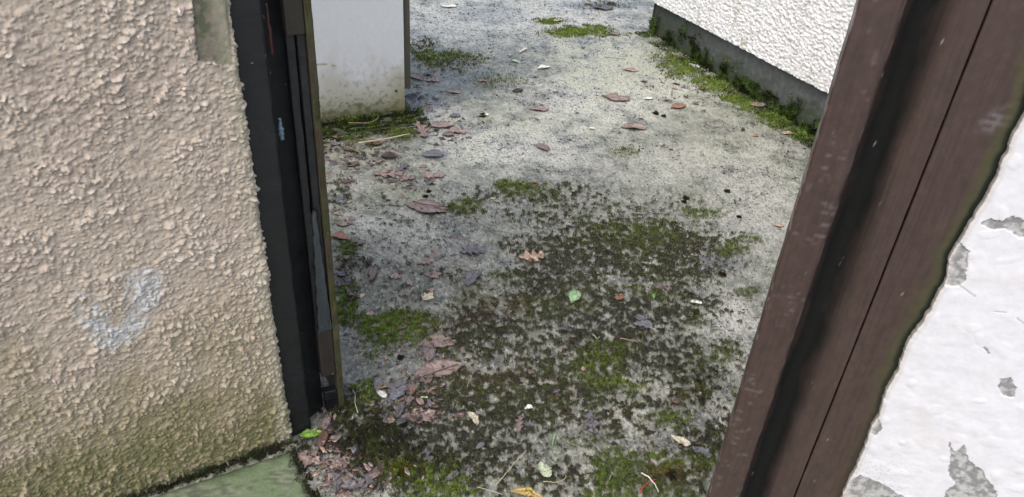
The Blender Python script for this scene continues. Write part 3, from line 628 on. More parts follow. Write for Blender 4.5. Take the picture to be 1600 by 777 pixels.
# moss climbing the far plinth
r_ = np.random.default_rng(5); n = 60000; s = -r_.uniform(0, 1.95, n)**1.0; z = np.abs(r_.normal(0, .055, n))*(1+.8*sstep(-.9, 0, s)); k = fbm(s*9, z*12, 4, 111)
keep = k+r_.uniform(-.15, .15, n) > z*2.6-.12; s, z = s[keep], z[keep]; n = len(s)
nf3 = np.tile([NF[0], NF[1], .5], (n, 1)); q = F0+UF*s[:, None]-NF*.020; base = np.column_stack([q, z])
cl = domes(s, z, .035, 6)*.02; base[:, :2] += NF*cl[:, None]
out = r_.random(n) < .4; base[out, :2] += NF*r_.uniform(0, .10, out.sum())[:, None]; base[out, 2] = gz(base[out, 0], base[out, 1])
c = L3(.075, .12, .026)*r_.uniform(.4, 1.5, (n, 1))*(.35+1.5*domes(s, z, .06, 8))[:, None]*np.where(fbm(s*16, z*20, 3, 131) > -.05, 1, .45)[:, None]
scatter_moss('moss', base, nf3/np.linalg.norm(nf3, axis=1)[:, None], c, r_.uniform(.006, .016, n), r_.uniform(.004, .009, n), 'green moss climbing the concrete plinth below the white pebbledash', 3)
# moss on the shed step
r_ = np.random.default_rng(6); n = 26000; s = r_.uniform(-.62, .08, n); d = r_.uniform(-.0, .15, n); k = fbm(s*14, d*30, 4, 121)+r_.uniform(-.1, .1, n)
kk = k > -.04-.1*(d < .02)-.12*(np.abs(d-.10) < .012); s, d = s[kk], d[kk]; n = len(s); q = S1+US*s[:, None]+NS*d[:, None]
zb = np.where(d < .10, .014, 0)+r_.uniform(0, 1, n)**2*.03*(d < .03); base = np.column_stack([q, zb])
c = np.where((k[kk] > .16)[:, None], L3(.09, .14, .02), L3(.028, .036, .014))*r_.uniform(.5, 1.4, (n, 1))
scatter_moss('moss', base, np.tile([0, 0, 1.], (n, 1)), c, r_.uniform(.004, .011, n), r_.uniform(.003, .006, n), 'dark and bright green moss on the step below the white shed panel', 4)
r_ = np.random.default_rng(31); n = 26000; a_ = np.abs(r_.normal(0, .022, n)); side_ = r_.random(n) < .55; tt_ = r_.uniform(-.02, .33, n)
q = np.where(side_[:, None], A0+uA*(a_-.012)[:, None]+vA*tt_[:, None], A0+uA*(tt_)[:, None]+vA*(a_*.6-.030)[:, None]); k = fbm(q[:, 0]*40, q[:, 1]*40, 4, 151)
kk = k > a_*9-.22; q = q[kk]; n = len(q); on = ((q-A0) @ uA > 0) & ((q-A0) @ vA > 0)
scatter_moss('moss', np.column_stack([q, np.where(on, .013, .002)]), np.tile([0, 0, 1.], (n, 1)), L3(.036, .036, .020)*r_.uniform(.3, 1.6, (n, 1)), r_.uniform(.002, .005, n), r_.uniform(.0012, .0022, n), 'dark soil and moss creeping over the rim of the green slab', 6)
# moss and grit under the roughcast wall and around the posts
r_ = np.random.default_rng(8); n = 12000; s = r_.uniform(-.75, .0, n); d = np.abs(r_.normal(0, .007, n))
q = PL+UL*s[:, None]+NL*d[:, None]; base = np.column_stack([q, np.maximum(0, .018-d)*r_.random(n)])
scatter_moss('moss', base, np.tile([NL[0]*.5, NL[1]*.5, .8], (n, 1)), L3(.045, .055, .022)*r_.uniform(.3, 1.6, (n, 1)), r_.uniform(.002, .006, n), r_.uniform(.001, .002, n), 'dark moss along the foot of the beige roughcast wall', 5)

r_ = np.random.default_rng(21); n = 9000; zz = r_.uniform(.02, 1.1, n); ss = r_.uniform(-.014, .001, n); k = fbm(zz*9, ss*200, 4, 141)+r_.uniform(-.12, .12, n)-.12*sstep(.5, 1., zz)
kk = k > .05; zz, ss = zz[kk], ss[kk]; n = len(zz); q = E1+GC*ss[:, None]; base = np.column_stack([q, zz])
mg = scatter_moss('moss_film', base, np.tile([-GD[0], -GD[1], .2], (n, 1)), L3(.07, .085, .018)*r_.uniform(.4, 1.4, (n, 1)), r_.uniform(.001, .003, n), r_.uniform(.001, .002, n), 'moss', 7)
for k_ in ('category', 'label'): del mg[k_]
mg.parent = gate; mg.matrix_parent_inverse = Matrix.Translation(-Vector((E1[0], E1[1], 0)))
def scatter_bits(name, pts, size, colr, label, cat, sd):
    r_ = np.random.default_rng(sd); n = len(pts)
    T = np.array([[1, 1, 1], [-1, -1, 1], [-1, 1, -1], [1, -1, -1]])*.5
    v = T[None]*r_.uniform(.4, 1.2, (n, 4, 3)); a = r_.uniform(0, 6.28, n); ca, sa = np.cos(a), np.sin(a)
    x = v[..., 0]*ca[:, None]-v[..., 1]*sa[:, None]; y = v[..., 0]*sa[:, None]+v[..., 1]*ca[:, None]
    v = np.stack([x, y, v[..., 2]*.7], -1)*size[:, None, None]+pts[:, None]
    f = (np.arange(n)[:, None, None]*4+np.array([[0, 1, 2], [0, 2, 3], [0, 3, 1], [1, 3, 2]])[None]).reshape(-1, 3)
    return tag(mesh_obj(name, v.reshape(-1, 3), f, m_crumb, col=np.repeat(colr, 4, 0), smooth=False), label, cat, kind='stuff')
wgt = .01+np.clip(D['dark'].ravel(), 0, 1)+.5*np.clip(D['gen'].ravel()*sstep(-.05, .25, n4f)*2, 0, 1)
i, q, r_ = pick(wgt, 26000, 11); rad = np.hypot(q[:, 0], q[:, 1])
scatter_bits('soil_crumbs', q+[0, 0, .0008], r_.uniform(.0012, .0042, len(i))**1*(.4+.5*rad), L3(.035, .03, .024)*r_.uniform(.5, 1.8, (len(i), 1)), 'dark crumbs of soil and dead moss scattered over the yard', 'soil', 12)
i, q, r_ = pick(.3+D['pale'].ravel()+.3*D['dark'].ravel(), 5000, 13); rad = np.hypot(q[:, 0], q[:, 1])
scatter_bits('grit', q+[0, 0, .0008], r_.uniform(.001, .003, len(i))*(.4+.5*rad), L3(.45, .43, .40)*r_.uniform(.5, 1.3, (len(i), 1)), 'pale grit and paint specks scattered over the yard', 'grit', 14)

# ------------------------------------------------------------------ leaves
COL = dict(pink=(.29, .215, .19), peach=(.46, .32, .24), purple=(.14, .132, .148), plum=(.20, .155, .15), cream=(.58, .54, .40), white=(.75, .76, .72), green=(.16, .30, .07), bright=(.13, .27, .03),
           pale=(.36, .43, .29), brown=(.13, .08, .06), orange=(.30, .15, .095), red=(.30, .09, .07), dark=(.035, .022, .022), yellow=(.40, .28, .06), blue=(.135, .145, .165), mint=(.22, .37, .20))
def leaf(px, py, Lpx, ang, wr, kind, colr, label, curl=.12, lift=.003, stalk=True, name='fallen_leaf', cat='leaf'):
    sd = int(px*7+py*13) % 99991; r_ = np.random.default_rng(sd)
    a = math.radians(ang); dx, dy = math.cos(a)*Lpx/2, -math.sin(a)*Lpx/2
    p0 = P(px-dx, py-dy)[:2]; p1 = P(px+dx, py+dy)[:2]; cen = (p0+p1)/2; Ln = np.linalg.norm(p1-p0); ax = (p1-p0)/Ln; ay = np.array([-ax[1], ax[0]])
    wx_, wy_ = math.sin(a)*Lpx*wr/2*1.15, math.cos(a)*Lpx*wr/2*1.15
    W = float(np.clip(abs(np.dot(P(px+wx_, py+wy_)[:2]-P(px-wx_, py-wy_)[:2], ay)), Ln*.1, Ln*(.55 if kind in ('oval', 'petal') else .85)))/2; nu, nv = 30, 11
    u = np.linspace(0, 1, nu); v_ = np.linspace(-1, 1, nv)
    if kind == 'oak':
        base = np.sin(np.pi*u**.85)**.55; lob = .66+.34*np.cos(u*2*np.pi*3.5+np.pi*.2+r_.uniform(-.5, .5)); wL = base*lob
        ph = r_.uniform(-.6, .6); wR = base*(.66+.34*np.cos(u*2*np.pi*3.4+ph)); sweep = .12
    elif kind == 'maple':
        base = np.clip(np.interp(u, [0, .06, .18, .30, .40, .52, .62, .74, .84, 1], [.12, .60, .85, .55, 1.0, .95, .42, .50, .22, 0]), 0, 1)
        wL = base*(1+.14*np.sin(u*46+r_.uniform(0, 6))); wR = base*np.roll(1+.14*np.sin(u*41+r_.uniform(0, 6)), 1)*r_.uniform(.85, 1.1); sweep = .22
    elif kind == 'petal': wL = wR = np.sin(np.pi*np.clip(u, .02, .98))**.5; sweep = 0
    elif kind == 'torn':
        wL = np.sin(np.pi*u)**.5*(.7+.5*r_.random(nu)*.6); wR = np.sin(np.pi*u)**.6*(.55+.6*r_.random(nu)*.6); sweep = .05
    else: wL = wR = np.sin(np.pi*u**.9)**.8*(1+.07*np.sin(u*60+sd))*(1-.35*sstep(.05, .0, np.abs(u-r_.uniform(.2, .8)))); wL = np.roll(wL, 1)*r_.uniform(.8, 1.1); sweep = .06
    U, V = np.meshgrid(u, v_, indexing='ij'); Wd = np.where(V < 0, wL[:, None], wR[:, None])
    bend = r_.uniform(-.08, .08)
    lx = (U-.5)*Ln+sweep*Ln*np.abs(V)*Wd*.5; ly = V*Wd*W+bend*Ln*np.sin(np.pi*U)
    X = cen[0]+ax[0]*lx+ay[0]*ly; Y = cen[1]+ax[1]*lx+ay[1]*ly
    c1, c2 = r_.uniform(.4, 1.3), r_.uniform(-1, 1)
    zc = curl*Ln*(.5*c1*V**2*Wd+.45*c2*(U-.5)**2*2+.10*np.sin(U*9+V*2+sd)+.10*np.sin(V*5+U*4))+.0010*np.abs(np.sin(U*28+np.abs(V)*4))*(1-np.abs(V))
    zc = zc-zc.min(); z = gz(X.ravel(), Y.ravel()).reshape(X.shape); z = .5*z+.5*z.mean()+lift+zc
    if 455 < px < 490 and 670 < py < 700: z = z+.002
    base = np.array(COL[colr])*r_.uniform(.88, 1.12); c = np.broadcast_to(base, X.shape+(3,)).copy()
    vein = np.maximum(sstep(.16, .03, np.abs(V)), .6*sstep(.25, .0, np.abs(((U*7-np.abs(V)*1.4) % 1)-.5)*1.0))
    vd = .55 if colr not in ('green', 'bright', 'pale', 'mint') else 1.35
    c = c*(1+(vd-1)*vein[..., None]*.8)
    blot = fbm(X*160, Y*160, 4, sd % 50); c = lerp(c, base*.45, sstep(.05, .35, blot)*.6); c = lerp(c, base*1.35+.02, sstep(-.05, -.35, blot)*.5)
    c = c*(1-.45*sstep(.72, 1., np.abs(V)))[..., None]; c = lerp(c, L3(.10, .07, .05)*(1 if colr not in ('white', 'cream', 'mint', 'green', 'bright', 'pale', 'yellow') else 3), sstep(-.05, .3, fbm(X*45, Y*45, 3, sd % 37))*.45); th = .0005; top = np.stack([X, Y, z], -1).reshape(-1, 3); n_ = len(top); bot = top-[0, 0, th]
    f = gridfaces(nu, nv); ring = [j for j in range(nv)]+[i_*nv+nv-1 for i_ in range(1, nu)]+[(nu-1)*nv+j for j in range(nv-2, -1, -1)]+[i_*nv for i_ in range(nu-2, 0, -1)]
    rim = np.array([[ring[k_], ring[(k_+1) % len(ring)], ring[(k_+1) % len(ring)]+n_, ring[k_]+n_] for k_ in range(len(ring))])
    F_ = np.concatenate([f[:, ::-1], f+n_, rim]); o0 = np.array([cen[0], cen[1], float(z.mean())])
    o = mesh_obj(name, np.concatenate([top, bot])-o0, F_, mL, col=np.concatenate([c.reshape(-1, 3), c.reshape(-1, 3)*.8])); o.location = o0
    tag(o, label, cat, 'fallen leaves on the yard' if cat == 'leaf' else 'pale petals on the yard')
    if stalk and Lpx > 20:
        st = top[nv//2]; dr = -ax*Ln*.32; nseg = 7; pts = []
        for k_ in range(nseg):
            s = k_/(nseg-1); q = st[:2]+dr*s+ay*Ln*.06*math.sin(s*2.5)*(1 if sd % 2 else -1); pts.append([q[0], q[1], 0])
        pts = np.array(pts); pts[:, 2] = gz(pts[:, 0], pts[:, 1])+.002; pts[0, 2] = st[2]
        tube('stalk', pts, np.linspace(.0007, .0005, nseg)*(.6+Ln*6), mL, np.array(COL[colr])*.5, o)
    return o
def tube(name, pts, rad, material, colr, parent=None, ns=6):
    pts = np.asarray(pts, float); rad = np.broadcast_to(rad, (len(pts),)); tg = np.gradient(pts, axis=0); tg /= np.linalg.norm(tg, axis=1)[:, None]+1e-12
    a1 = np.cross(tg, [0, 0, 1.]); a1 /= np.linalg.norm(a1, axis=1)[:, None]+1e-9; a2 = np.cross(tg, a1)
    th = np.arange(ns)*2*math.pi/ns
    v = pts[:, None]+rad[:, None, None]*(np.cos(th)[None, :, None]*a1[:, None]+np.sin(th)[None, :, None]*a2[:, None])
    m = len(pts); f = [[i_*ns+j, i_*ns+(j+1) % ns, (i_+1)*ns+(j+1) % ns, (i_+1)*ns+j] for i_ in range(m-1) for j in range(ns)]+[list(range(ns))[::-1], [(m-1)*ns+j for j in range(ns)]]
    v = v.reshape(-1, 3); o0 = np.array(parent.location) if parent is not None else pts[0]
    o = mesh_obj(name, v-o0, f, material, parent, col=np.tile(np.array(colr), (len(v), 1)))
    if parent is None: o.location = o0
    return o
#  x, y, length, heading, width/length, shape, colour, label
LV = [
 (830, 403, 40, 8, .75, 'oak', 'peach', 'large pale orange lobed leaf lying alone in the middle of the yard'),
 (897, 467, 22, 80, .8, 'oval', 'mint', 'small fresh green leaf on dark moss near the yard centre'),
 (669, 466, 20, 40, 1.0, 'maple', 'cream', 'small cream lobed leaf left of the dark moss'),
 (680, 433, 25, 10, .9, 'maple', 'pink', 'pale pink lobed leaf just above the small cream leaf'),
 (665, 411, 24, 15, .5, 'oak', 'pink', 'narrow pink leaf above the pale pink lobed leaf'),
 (736, 437, 30, 60, .8, 'maple', 'purple', 'purple grey wet lobed leaf right of the pale pink lobed leaf'),
 (740, 396, 36, 5, .5, 'oak', 'purple', 'flat purple grey leaf with a broken dark twig, left of the large orange leaf'),
 (739, 657, 26, -55, .45, 'torn', 'cream', 'pale cream green folded leaf on dark moss left of the white petal'),
 (813, 665, 24, 85, .55, 'oak', 'plum', 'narrow plum leaf below the white petal in the foreground'),
 (826, 664, 20, 5, .6, 'oak', 'purple', 'small purple leaf touching the narrow plum leaf below the white petal'),
 (925, 662, 38, -80, .62, 'oak', 'purple', 'feathery purple grey leaf in the right foreground moss'),
 (851, 738, 28, -60, .7, 'torn', 'pale', 'translucent pale green crumpled leaf near the bottom centre'),
 (485, 683, 38, 12, .5, 'oval', 'bright', 'bright green oval leaf at the foot of the black post'),
 (684, 581, 78, 14, .40, 'oval', 'pink', 'largest pink brown leaf with long dark midrib'),
 (683, 541, 62, 4, .34, 'oval', 'pink', 'long pink leaf just above the largest pink brown leaf'),
 (668, 553, 34, -80, .6, 'torn', 'plum', 'mauve torn leaf between the two longest pink leaves'),
 (620, 614, 36, 60, .75, 'torn', 'blue', 'blue grey wet leaf at the heart of the leaf pile'),
 (590, 605, 24, 80, .7, 'torn', 'purple', 'grey purple leaf at the left end of the leaf pile'),
 (596, 620, 18, -30, .6, 'torn', 'white', 'torn white leaf scrap in the leaf pile'),
 (640, 622, 36, 85, .5, 'oak', 'plum', 'upright plum leaf right of the blue grey leaf in the pile'),
 (624, 648, 26, 65, .5, 'torn', 'purple', 'grey curled leaf below the blue grey leaf in the pile'),
 (662, 655, 42, 20, .6, 'maple', 'pink', 'broad pink lobed leaf at the right end of the leaf pile'),
 (640, 660, 26, -20, .6, 'torn', 'plum', 'small mauve leaf under the broad pink lobed leaf'),
 (605, 663, 26, -8, .45, 'oval', 'pink', 'slim pink leaf at the lower left of the leaf pile'),
 (644, 612, 14, 80, .8, 'torn', 'orange', 'small orange leaf scrap on the leaf pile'),
 (662, 626, 14, 0, .5, 'oval', 'pale', 'tiny pale green leaf right of the orange scrap'),
 (671, 721, 34, -70, .45, 'oak', 'purple', 'narrow blue purple curled leaf in the lower left moss'),
 (586, 748, 52, 50, .4, 'oak', 'purple', 'long grey purple wrinkled leaf at the bottom left'),
 (552, 762, 36, 10, .6, 'torn', 'purple', 'grey wet leaf at the bottom edge under the long purple leaf'),
 (530, 726, 34, -15, .6, 'oak', 'plum', 'dusky pink folded leaf left of the long grey purple leaf'),
 (508, 732, 16, 40, .8, 'oval', 'brown', 'small brown leaf beside the dusky pink folded leaf'),
 (505, 693, 34, 80, .4, 'oval', 'brown', 'brown curled leaf standing by the foot of the open gate'),
 (484, 722, 40, -20, .7, 'maple', 'pink', 'crumpled pink brown leaf on the corner of the green slab'),
 (521, 755, 38, -75, .5, 'oak', 'purple', 'dark purple leaf pointing down at the bottom left edge'),
 (512, 664, 30, 70, .4, 'oval', 'plum', 'dull pink leaf tucked under the open gate'),
 (718, 652, 20, 10, .5, 'oval', 'brown', 'small red brown curled leaf left of the cream green folded leaf'),
 (665, 327, 66, -8, .25, 'oval', 'pink', 'long thin pink leaf with stalk in the left middle of the yard'),
 (609, 271, 46, 5, .5, 'oak', 'pink', 'pink lobed leaf below the shed step, larger of a pair'),
 (637, 281, 24, 15, .6, 'oak', 'pink', 'small pink lobed leaf, lesser of the pair below the shed step'),
 (628, 264, 24, 30, .4, 'oak', 'purple', 'mauve leaf over the larger pink leaf below the shed step'),
 (671, 277, 18, -10, .6, 'maple', 'peach', 'small cream orange leaf in front of the flat blue leaf'),
 (686, 276, 20, 10, .6, 'maple', 'pink', 'small pink lobed leaf touching the cream orange one'),
 (676, 243, 34, 4, .55, 'torn', 'blue', 'flat blue grey wet leaf right of the shed step'),
 (551, 258, 20, 20, .8, 'oval', 'brown', 'rounded brown leaf left of the pink pair'),
 (543, 285, 22, 10, .6, 'oak', 'brown', 'brown pink leaf below the rounded brown leaf'),
 (528, 316, 28, -8, .5, 'oak', 'blue', 'blue grey leaf against the open gate edge'),
 (521, 214, 14, -20, .8, 'oval', 'orange', 'orange brown leaf at the left end of the shed step'),
 (524, 226, 18, 0, .6, 'torn', 'blue', 'grey leaf below the orange brown one at the shed step'),
 (546, 236, 22, -10, .5, 'oval', 'brown', 'brown leaf lying below the middle of the shed step'),
 (597, 202, 16, 0, .5, 'oval', 'orange', 'orange brown leaf on top of the shed step'),
 (584, 226, 28, 6, .4, 'oval', 'brown', 'dark brown leaf across the pale stick by the shed step'),
 (608, 246, 28, 4, .45, 'torn', 'dark', 'black wet leaf just above the larger pink leaf'),
 (535, 351, 24, -5, .5, 'oval', 'pink', 'pink leaf near the open gate, upper of two'),
 (529, 373, 30, -8, .45, 'oval', 'orange', 'orange pink leaf with stalk near the open gate'),
 (561, 383, 24, 20, .7, 'maple', 'plum', 'mauve star shaped leaf right of the orange pink one'),
 (583, 431, 24, 80, .6, 'torn', 'plum', 'curled dark pink leaf with its stalk sticking up'),
 (536, 430, 22, 0, .5, 'torn', 'blue', 'grey blue leaf beside the gate, highest of a small cluster'),
 (545, 440, 16, -15, .5, 'torn', 'purple', 'mauve leaf in the middle of the small cluster by the gate'),
 (535, 447, 24, 8, .5, 'oak', 'blue', 'blue leaf at the bottom of the small cluster by the gate'),
 (547, 460, 18, -45, .4, 'oval', 'blue', 'thin blue grey leaf below the small cluster by the gate'),
 (566, 465, 9, 50, .9, 'petal', 'cream', 'tiny cream round leaf below the small cluster by the gate'),
 (617, 434, 22, -5, .5, 'oak', 'pink', 'small pink brown leaf left of the pale pink lobed leaf'),
 (641, 444, 14, -50, .6, 'oval', 'pink', 'tiny pink leaf left of the small cream leaf'),
 (630, 463, 16, 8, .4, 'oval', 'pink', 'tiny pale pink leaf beside the small cream lobed leaf'),
 (580, 493, 16, 0, .8, 'maple', 'peach', 'small pinkish orange leaf above the bright moss on the left'),
 (1060, 168, 24, 10, .6, 'oval', 'orange', 'orange brown oval leaf on bare concrete near the far wall'),
 (962, 155, 44, -8, .35, 'oval', 'pink', 'long flesh pink leaf on pale concrete in the upper middle'),
 (850, 108, 20, 8, .4, 'oval', 'white', 'white oval leaf in the upper middle of the yard'),
 (805, 98, 16, -15, .4, 'oval', 'pale', 'pale green oval leaf left of the white oval leaf'),
 (817, 82, 14, 30, .3, 'torn', 'white', 'thin white leaf scrap above the pale green oval leaf'),
 (754, 128, 16, 0, .6, 'oak', 'pink', 'small pink leaf near the shed in the upper yard'),
 (708, 144, 26, -6, .4, 'oval', 'pink', 'pink oval leaf right of the shed trim'),
 (808, 143, 16, 10, .8, 'torn', 'dark', 'black curled leaf in the upper middle of the yard'),
 (843, 172, 30, 0, .4, 'oval', 'pink', 'dull pink leaf below the black curled leaf'),
 (1184, 166, 28, 4, .45, 'oval', 'pink', 'pinkish brown leaf on moss at the foot of the far plinth'),
 (1084, 105, 18, -20, .5, 'oval', 'white', 'whitish leaf on moss near the far wall corner'),
 (1064, 92, 14, 0, .5, 'oval', 'brown', 'small brown leaf on moss nearest the far wall corner'),
 (1047, 86, 12, -10, .5, 'oval', 'orange', 'tiny orange leaf nearest the far wall corner'),
 (1230, 210, 18, 0, .5, 'oval', 'peach', 'pale orange leaf beyond the right post at the plinth foot'),
 (1160, 140, 16, -20, .5, 'oval', 'purple', 'grey leaf caught in moss halfway along the plinth'),
 (1217, 354, 14, 4, .4, 'oval', 'peach', 'small pale orange leaf close to the right post'),
 (968, 467, 12, 40, .9, 'maple', 'orange', 'small reddish leaf on moss right of the fresh green leaf'),
 (935, 429, 9, 0, .8, 'petal', 'peach', 'tiny peach leaf scrap above the small reddish leaf'),
 (1020, 464, 9, -70, .6, 'oval', 'green', 'tiny yellow green leaf between the reddish leaf and the white petal'),
 (835, 286, 13, 0, .5, 'oval', 'orange', 'small tan leaf on the olive moss clump'),
 (770, 311, 9, 0, .6, 'petal', 'cream', 'tiny cream leaf below the olive moss clump'),
 (897, 354, 13, 0, .4, 'oval', 'blue', 'tiny pale blue leaf below and right of the olive moss'),
 (790, 488, 20, -30, .6, 'oak', 'plum', 'small mauve leaf in the brown moss of the middle'),
 (656, 206, 28, -60, .75, 'oak', 'pink', 'large pink leaf beside the corner of the shed step'),
 (690, 199, 40, 6, .35, 'oval', 'pink', 'long pink leaf right of the shed corner'),
 (714, 208, 30, -4, .5, 'oak', 'pink', 'pink leaf with frayed edge, rightmost of the group by the shed corner'),
 (700, 213, 20, 0, .4, 'torn', 'plum', 'mauve leaf just below the long pink leaf by the shed corner'),
 (650, 122, 26, -20, .35, 'oval', 'pink', 'pink leaf touching the dark shed trim'),
 (676, 127, 24, 0, .4, 'oak', 'pink', 'faded pink leaf second from the dark shed trim'),
 (648, 172, 24, 40, .6, 'torn', 'blue', 'blue wet leaf above the large pink leaf at the shed corner'),
 (643, 152, 20, 0, .5, 'torn', 'dark', 'blackened leaf beside the lower end of the dark shed trim'),
 (711, 183, 18, 0, .5, 'torn', 'purple', 'grey mauve leaf right of the shed above the long pink leaf'),
 (990, 202, 40, -3, .3, 'oval', 'pink', 'faint pink leaf flat on the concrete in the upper right of the yard'),
 (847, 232, 26, -20, .4, 'oval', 'plum', 'dull mauve leaf on the swirled pale concrete'),
 (1005, 512, 30, -10, .5, 'torn', 'blue', 'blue grey leaf below the tiny yellow green leaf'),
 (1034, 452, 28, -5, .5, 'oak', 'plum', 'mauve leaf with a red spot above the tiny yellow green leaf'),
 (1000, 500, 24, 0, .3, 'oval', 'purple', 'thin grey leaf left of the moss ball'),
 (1063, 692, 34, -30, .35, 'torn', 'cream', 'cream folded leaf beside the bright moss in the right foreground'),
 (1095, 711, 34, -25, .4, 'torn', 'blue', 'blue grey leaf between the cream folded leaf and the brown post'),
 (822, 775, 56, -12, .22, 'oval', 'yellow', 'yellow and orange leaf at the bottom edge of the yard'),
 (655, 660, 16, 80, .7, 'torn', 'dark', 'black leaf scrap within the broad pink lobed leaf'),
 (705, 750, 26, 30, .4, 'torn', 'purple', 'dim grey leaf near the bottom right of the purple curled leaf'),
 (732, 734, 16, -25, .6, 'oak', 'purple', 'small grey mauve leaf alone in the foreground moss'),
 (750, 700, 16, 40, .6, 'torn', 'purple', 'faded mauve leaf above the small grey mauve leaf'),
 (866, 688, 26, 75, .12, 'oval', 'mint', 'thin upright green blade of leaf in the foreground centre'),
 (866, 716, 12, -60, .5, 'oval', 'mint', 'small green leaf tip below the thin green blade'),
 (700, 12, 26, 0, .3, 'oval', 'white', 'pale leaf at the top edge nearest the shed'),
 (940, 14, 34, 0, .35, 'torn', 'purple', 'dark mauve leaf at the top edge in the middle'),
 (955, 8, 16, 0, .5, 'torn', 'dark', 'blackish leaf at the top edge right of the mauve leaf'),
 (960, 56, 16, 0, .5, 'oval', 'pink', 'small pink leaf beside the upper green moss streak'),
 (872, 34, 14, 10, .5, 'oval', 'cream', 'small cream leaf on the upper green moss streak'),
 (985, 112, 24, -5, .3, 'oval', 'pink', 'thin pink leaf left of the mossy plinth corner'),
 (1030, 57, 18, 0, .4, 'oval', 'pink', 'pale pink leaf just left of the far wall corner foot'),
]
for L_ in LV:
    small = L_[5] == 'petal'
    leaf(*L_, curl=.10 if L_[2] > 44 else .2, lift=.0025+.002*(L_[5] == 'torn'))
for (x, y, L_, a, wr, lab) in [(826, 640, 13, 10, .65, 'bright white oval petal above the narrow plum leaf in the foreground'), (755, 182, 17, 3, .45, 'white oval petal beside a dark moss tuft right of the shed'),
        (1013, 156, 13, 5, .6, 'white oval petal left of the orange brown oval leaf'), (925, 202, 10, 0, .6, 'white round petal in the upper right of the pale concrete'), (1087, 476, 18, -10, .7, 'white petal leaning on a green moss ball near the right post')]:
    leaf(x, y, L_, a, wr, 'petal', 'white', lab, curl=.2, lift=.004, stalk=False, name='petal', cat='petal')

LIT = [(520, 240, 25, 20, 1), (560, 250, 40, 22, .8), (540, 330, 18, 60, .5), (545, 430, 20, 60, .8), (640, 630, 60, 35, 1.3), (520, 690, 25, 40, 1), (560, 740, 70, 35, 1.2), (660, 170, 30, 50, .8), (690, 205, 50, 20, .8), (650, 540, 70, 60, .5), (700, 420, 90, 90, .25), (640, 280, 60, 40, .5), (1090, 130, 70, 40, .4), (1200, 180, 50, 25, .5), (900, 600, 200, 150, .10), (850, 200, 200, 150, .05), (520, 215, 40, 10, 1)]
wl = field(gx, gy, LIT, D['n'][1]*.5, .8).ravel()
i, q, r_ = pick(wl**1.5+.004, 1300, 41); n = len(i); rad = np.hypot(q[:, 0], q[:, 1]); sz = (.004+.013*r_.random(n)**1.6)*(.75+.25*rad)
V = []; Fc = []; Cc = []; pal_ = np.array([COL[k] for k in ('pink', 'pink', 'brown', 'purple', 'plum', 'pink', 'dark', 'blue', 'brown', 'peach')]); m_ = 9
for k in range(n):
    th = np.linspace(0, 2*math.pi, m_, endpoint=False); rr_ = sz[k]*(.55+.5*r_.random(m_))*np.where(np.arange(m_) % 2, 1, .8); a = r_.uniform(0, 6.28); el = r_.uniform(.35, .8)
    x = rr_*np.cos(th); y = rr_*np.sin(th)*el; zc = sz[k]*(r_.uniform(-.5, .9)*(y/sz[k])**2*1.6+r_.uniform(-.35, .35)*x/sz[k]+.1*r_.random(m_))
    X = q[k, 0]+x*math.cos(a)-y*math.sin(a); Y = q[k, 1]+x*math.sin(a)+y*math.cos(a); Z = q[k, 2]+zc-zc.min()*.6+.001
    cz = Z.mean()-abs(zc).max()*.3; V += [[q[k, 0], q[k, 1], cz]]+list(map(list, zip(X, Y, Z)))
    o_ = k*(m_+1); Fc += [[o_, o_+1+j, o_+1+(j+1) % m_] for j in range(m_)]; cc_ = pal_[r_.integers(len(pal_))]*r_.uniform(.5, 1.15); Cc += [cc_*.7]+[cc_*r_.uniform(.8, 1.2) for _ in range(m_)]
lit = mesh_obj('leaf_litter', np.array(V), np.array(Fc), mL, col=np.array(Cc), smooth=False); so_ = lit.modifiers.new('thick', 'SOLIDIFY'); so_.thickness = .0005
tag(lit, 'small wet brown and mauve fragments of broken leaves strewn along the gate and shed side', 'leaf litter', kind='stuff')

# ------------------------------------------------------------------ sticks, straws, wire, seed
def stick(pts, r, colr, label, name='twig', cat='twig', lift=.004):
    q = np.array([P(*p)[:2] for p in pts]); t_ = np.linspace(0, 1, len(q)); tt = np.linspace(0, 1, 6*len(q))
    x = np.interp(tt, t_, q[:, 0]); y = np.interp(tt, t_, q[:, 1])
    for _ in range(3): x[1:-1] = (x[:-2]+2*x[1:-1]+x[2:])/4; y[1:-1] = (y[:-2]+2*y[1:-1]+y[2:])/4
    z = gz(x, y); z = z*.3+z.max()*.7+lift; n = len(x)
    o = tube(name, np.column_stack([x, y, z]), r*np.linspace(1, .6, n)*(1+.15*np.sin(np.arange(n)*1.9)), m_crumb, colr); tag(o, label, cat); return o
stick([(560, 229), (600, 223), (640, 215)], .0035, (.5, .44, .27), 'pale straw coloured stick lying along the front of the shed step', lift=.012)
stick([(545, 203), (575, 204), (590, 198), (592, 192)], .003, (.16, .13, .1), 'bent grey twig on top of the shed step', lift=.032)
stick([(773, 764), (790, 745), (805, 725), (823, 708)], .0012, (.42, .38, .27), 'long pale grass stem in the bottom centre', 'straw', 'straw')
stick([(745, 765), (765, 770), (785, 776)], .0012, (.4, .36, .26), 'short straw at the bottom left of the long pale grass stem', 'straw', 'straw')
stick([(848, 757), (870, 759), (884, 752), (883, 747)], .0010, (.42, .34, .2), 'hooked tan straw below the translucent green leaf', 'straw', 'straw')
stick([(560, 655), (555, 640), (556, 628), (552, 618)], .0012, (.35, .38, .33), 'pale grey green stem on the dark moss clump by the gate', 'straw', 'straw')
stick([(1010, 516), (1022, 518), (1028, 523)], .0014, (.4, .36, .28), 'curved pale straw right of the blue grey leaf', 'straw', 'straw')
stick([(968, 535), (985, 537), (996, 541)], .0013, (.38, .28, .2), 'reddish straw in the middle right moss', 'straw', 'straw')
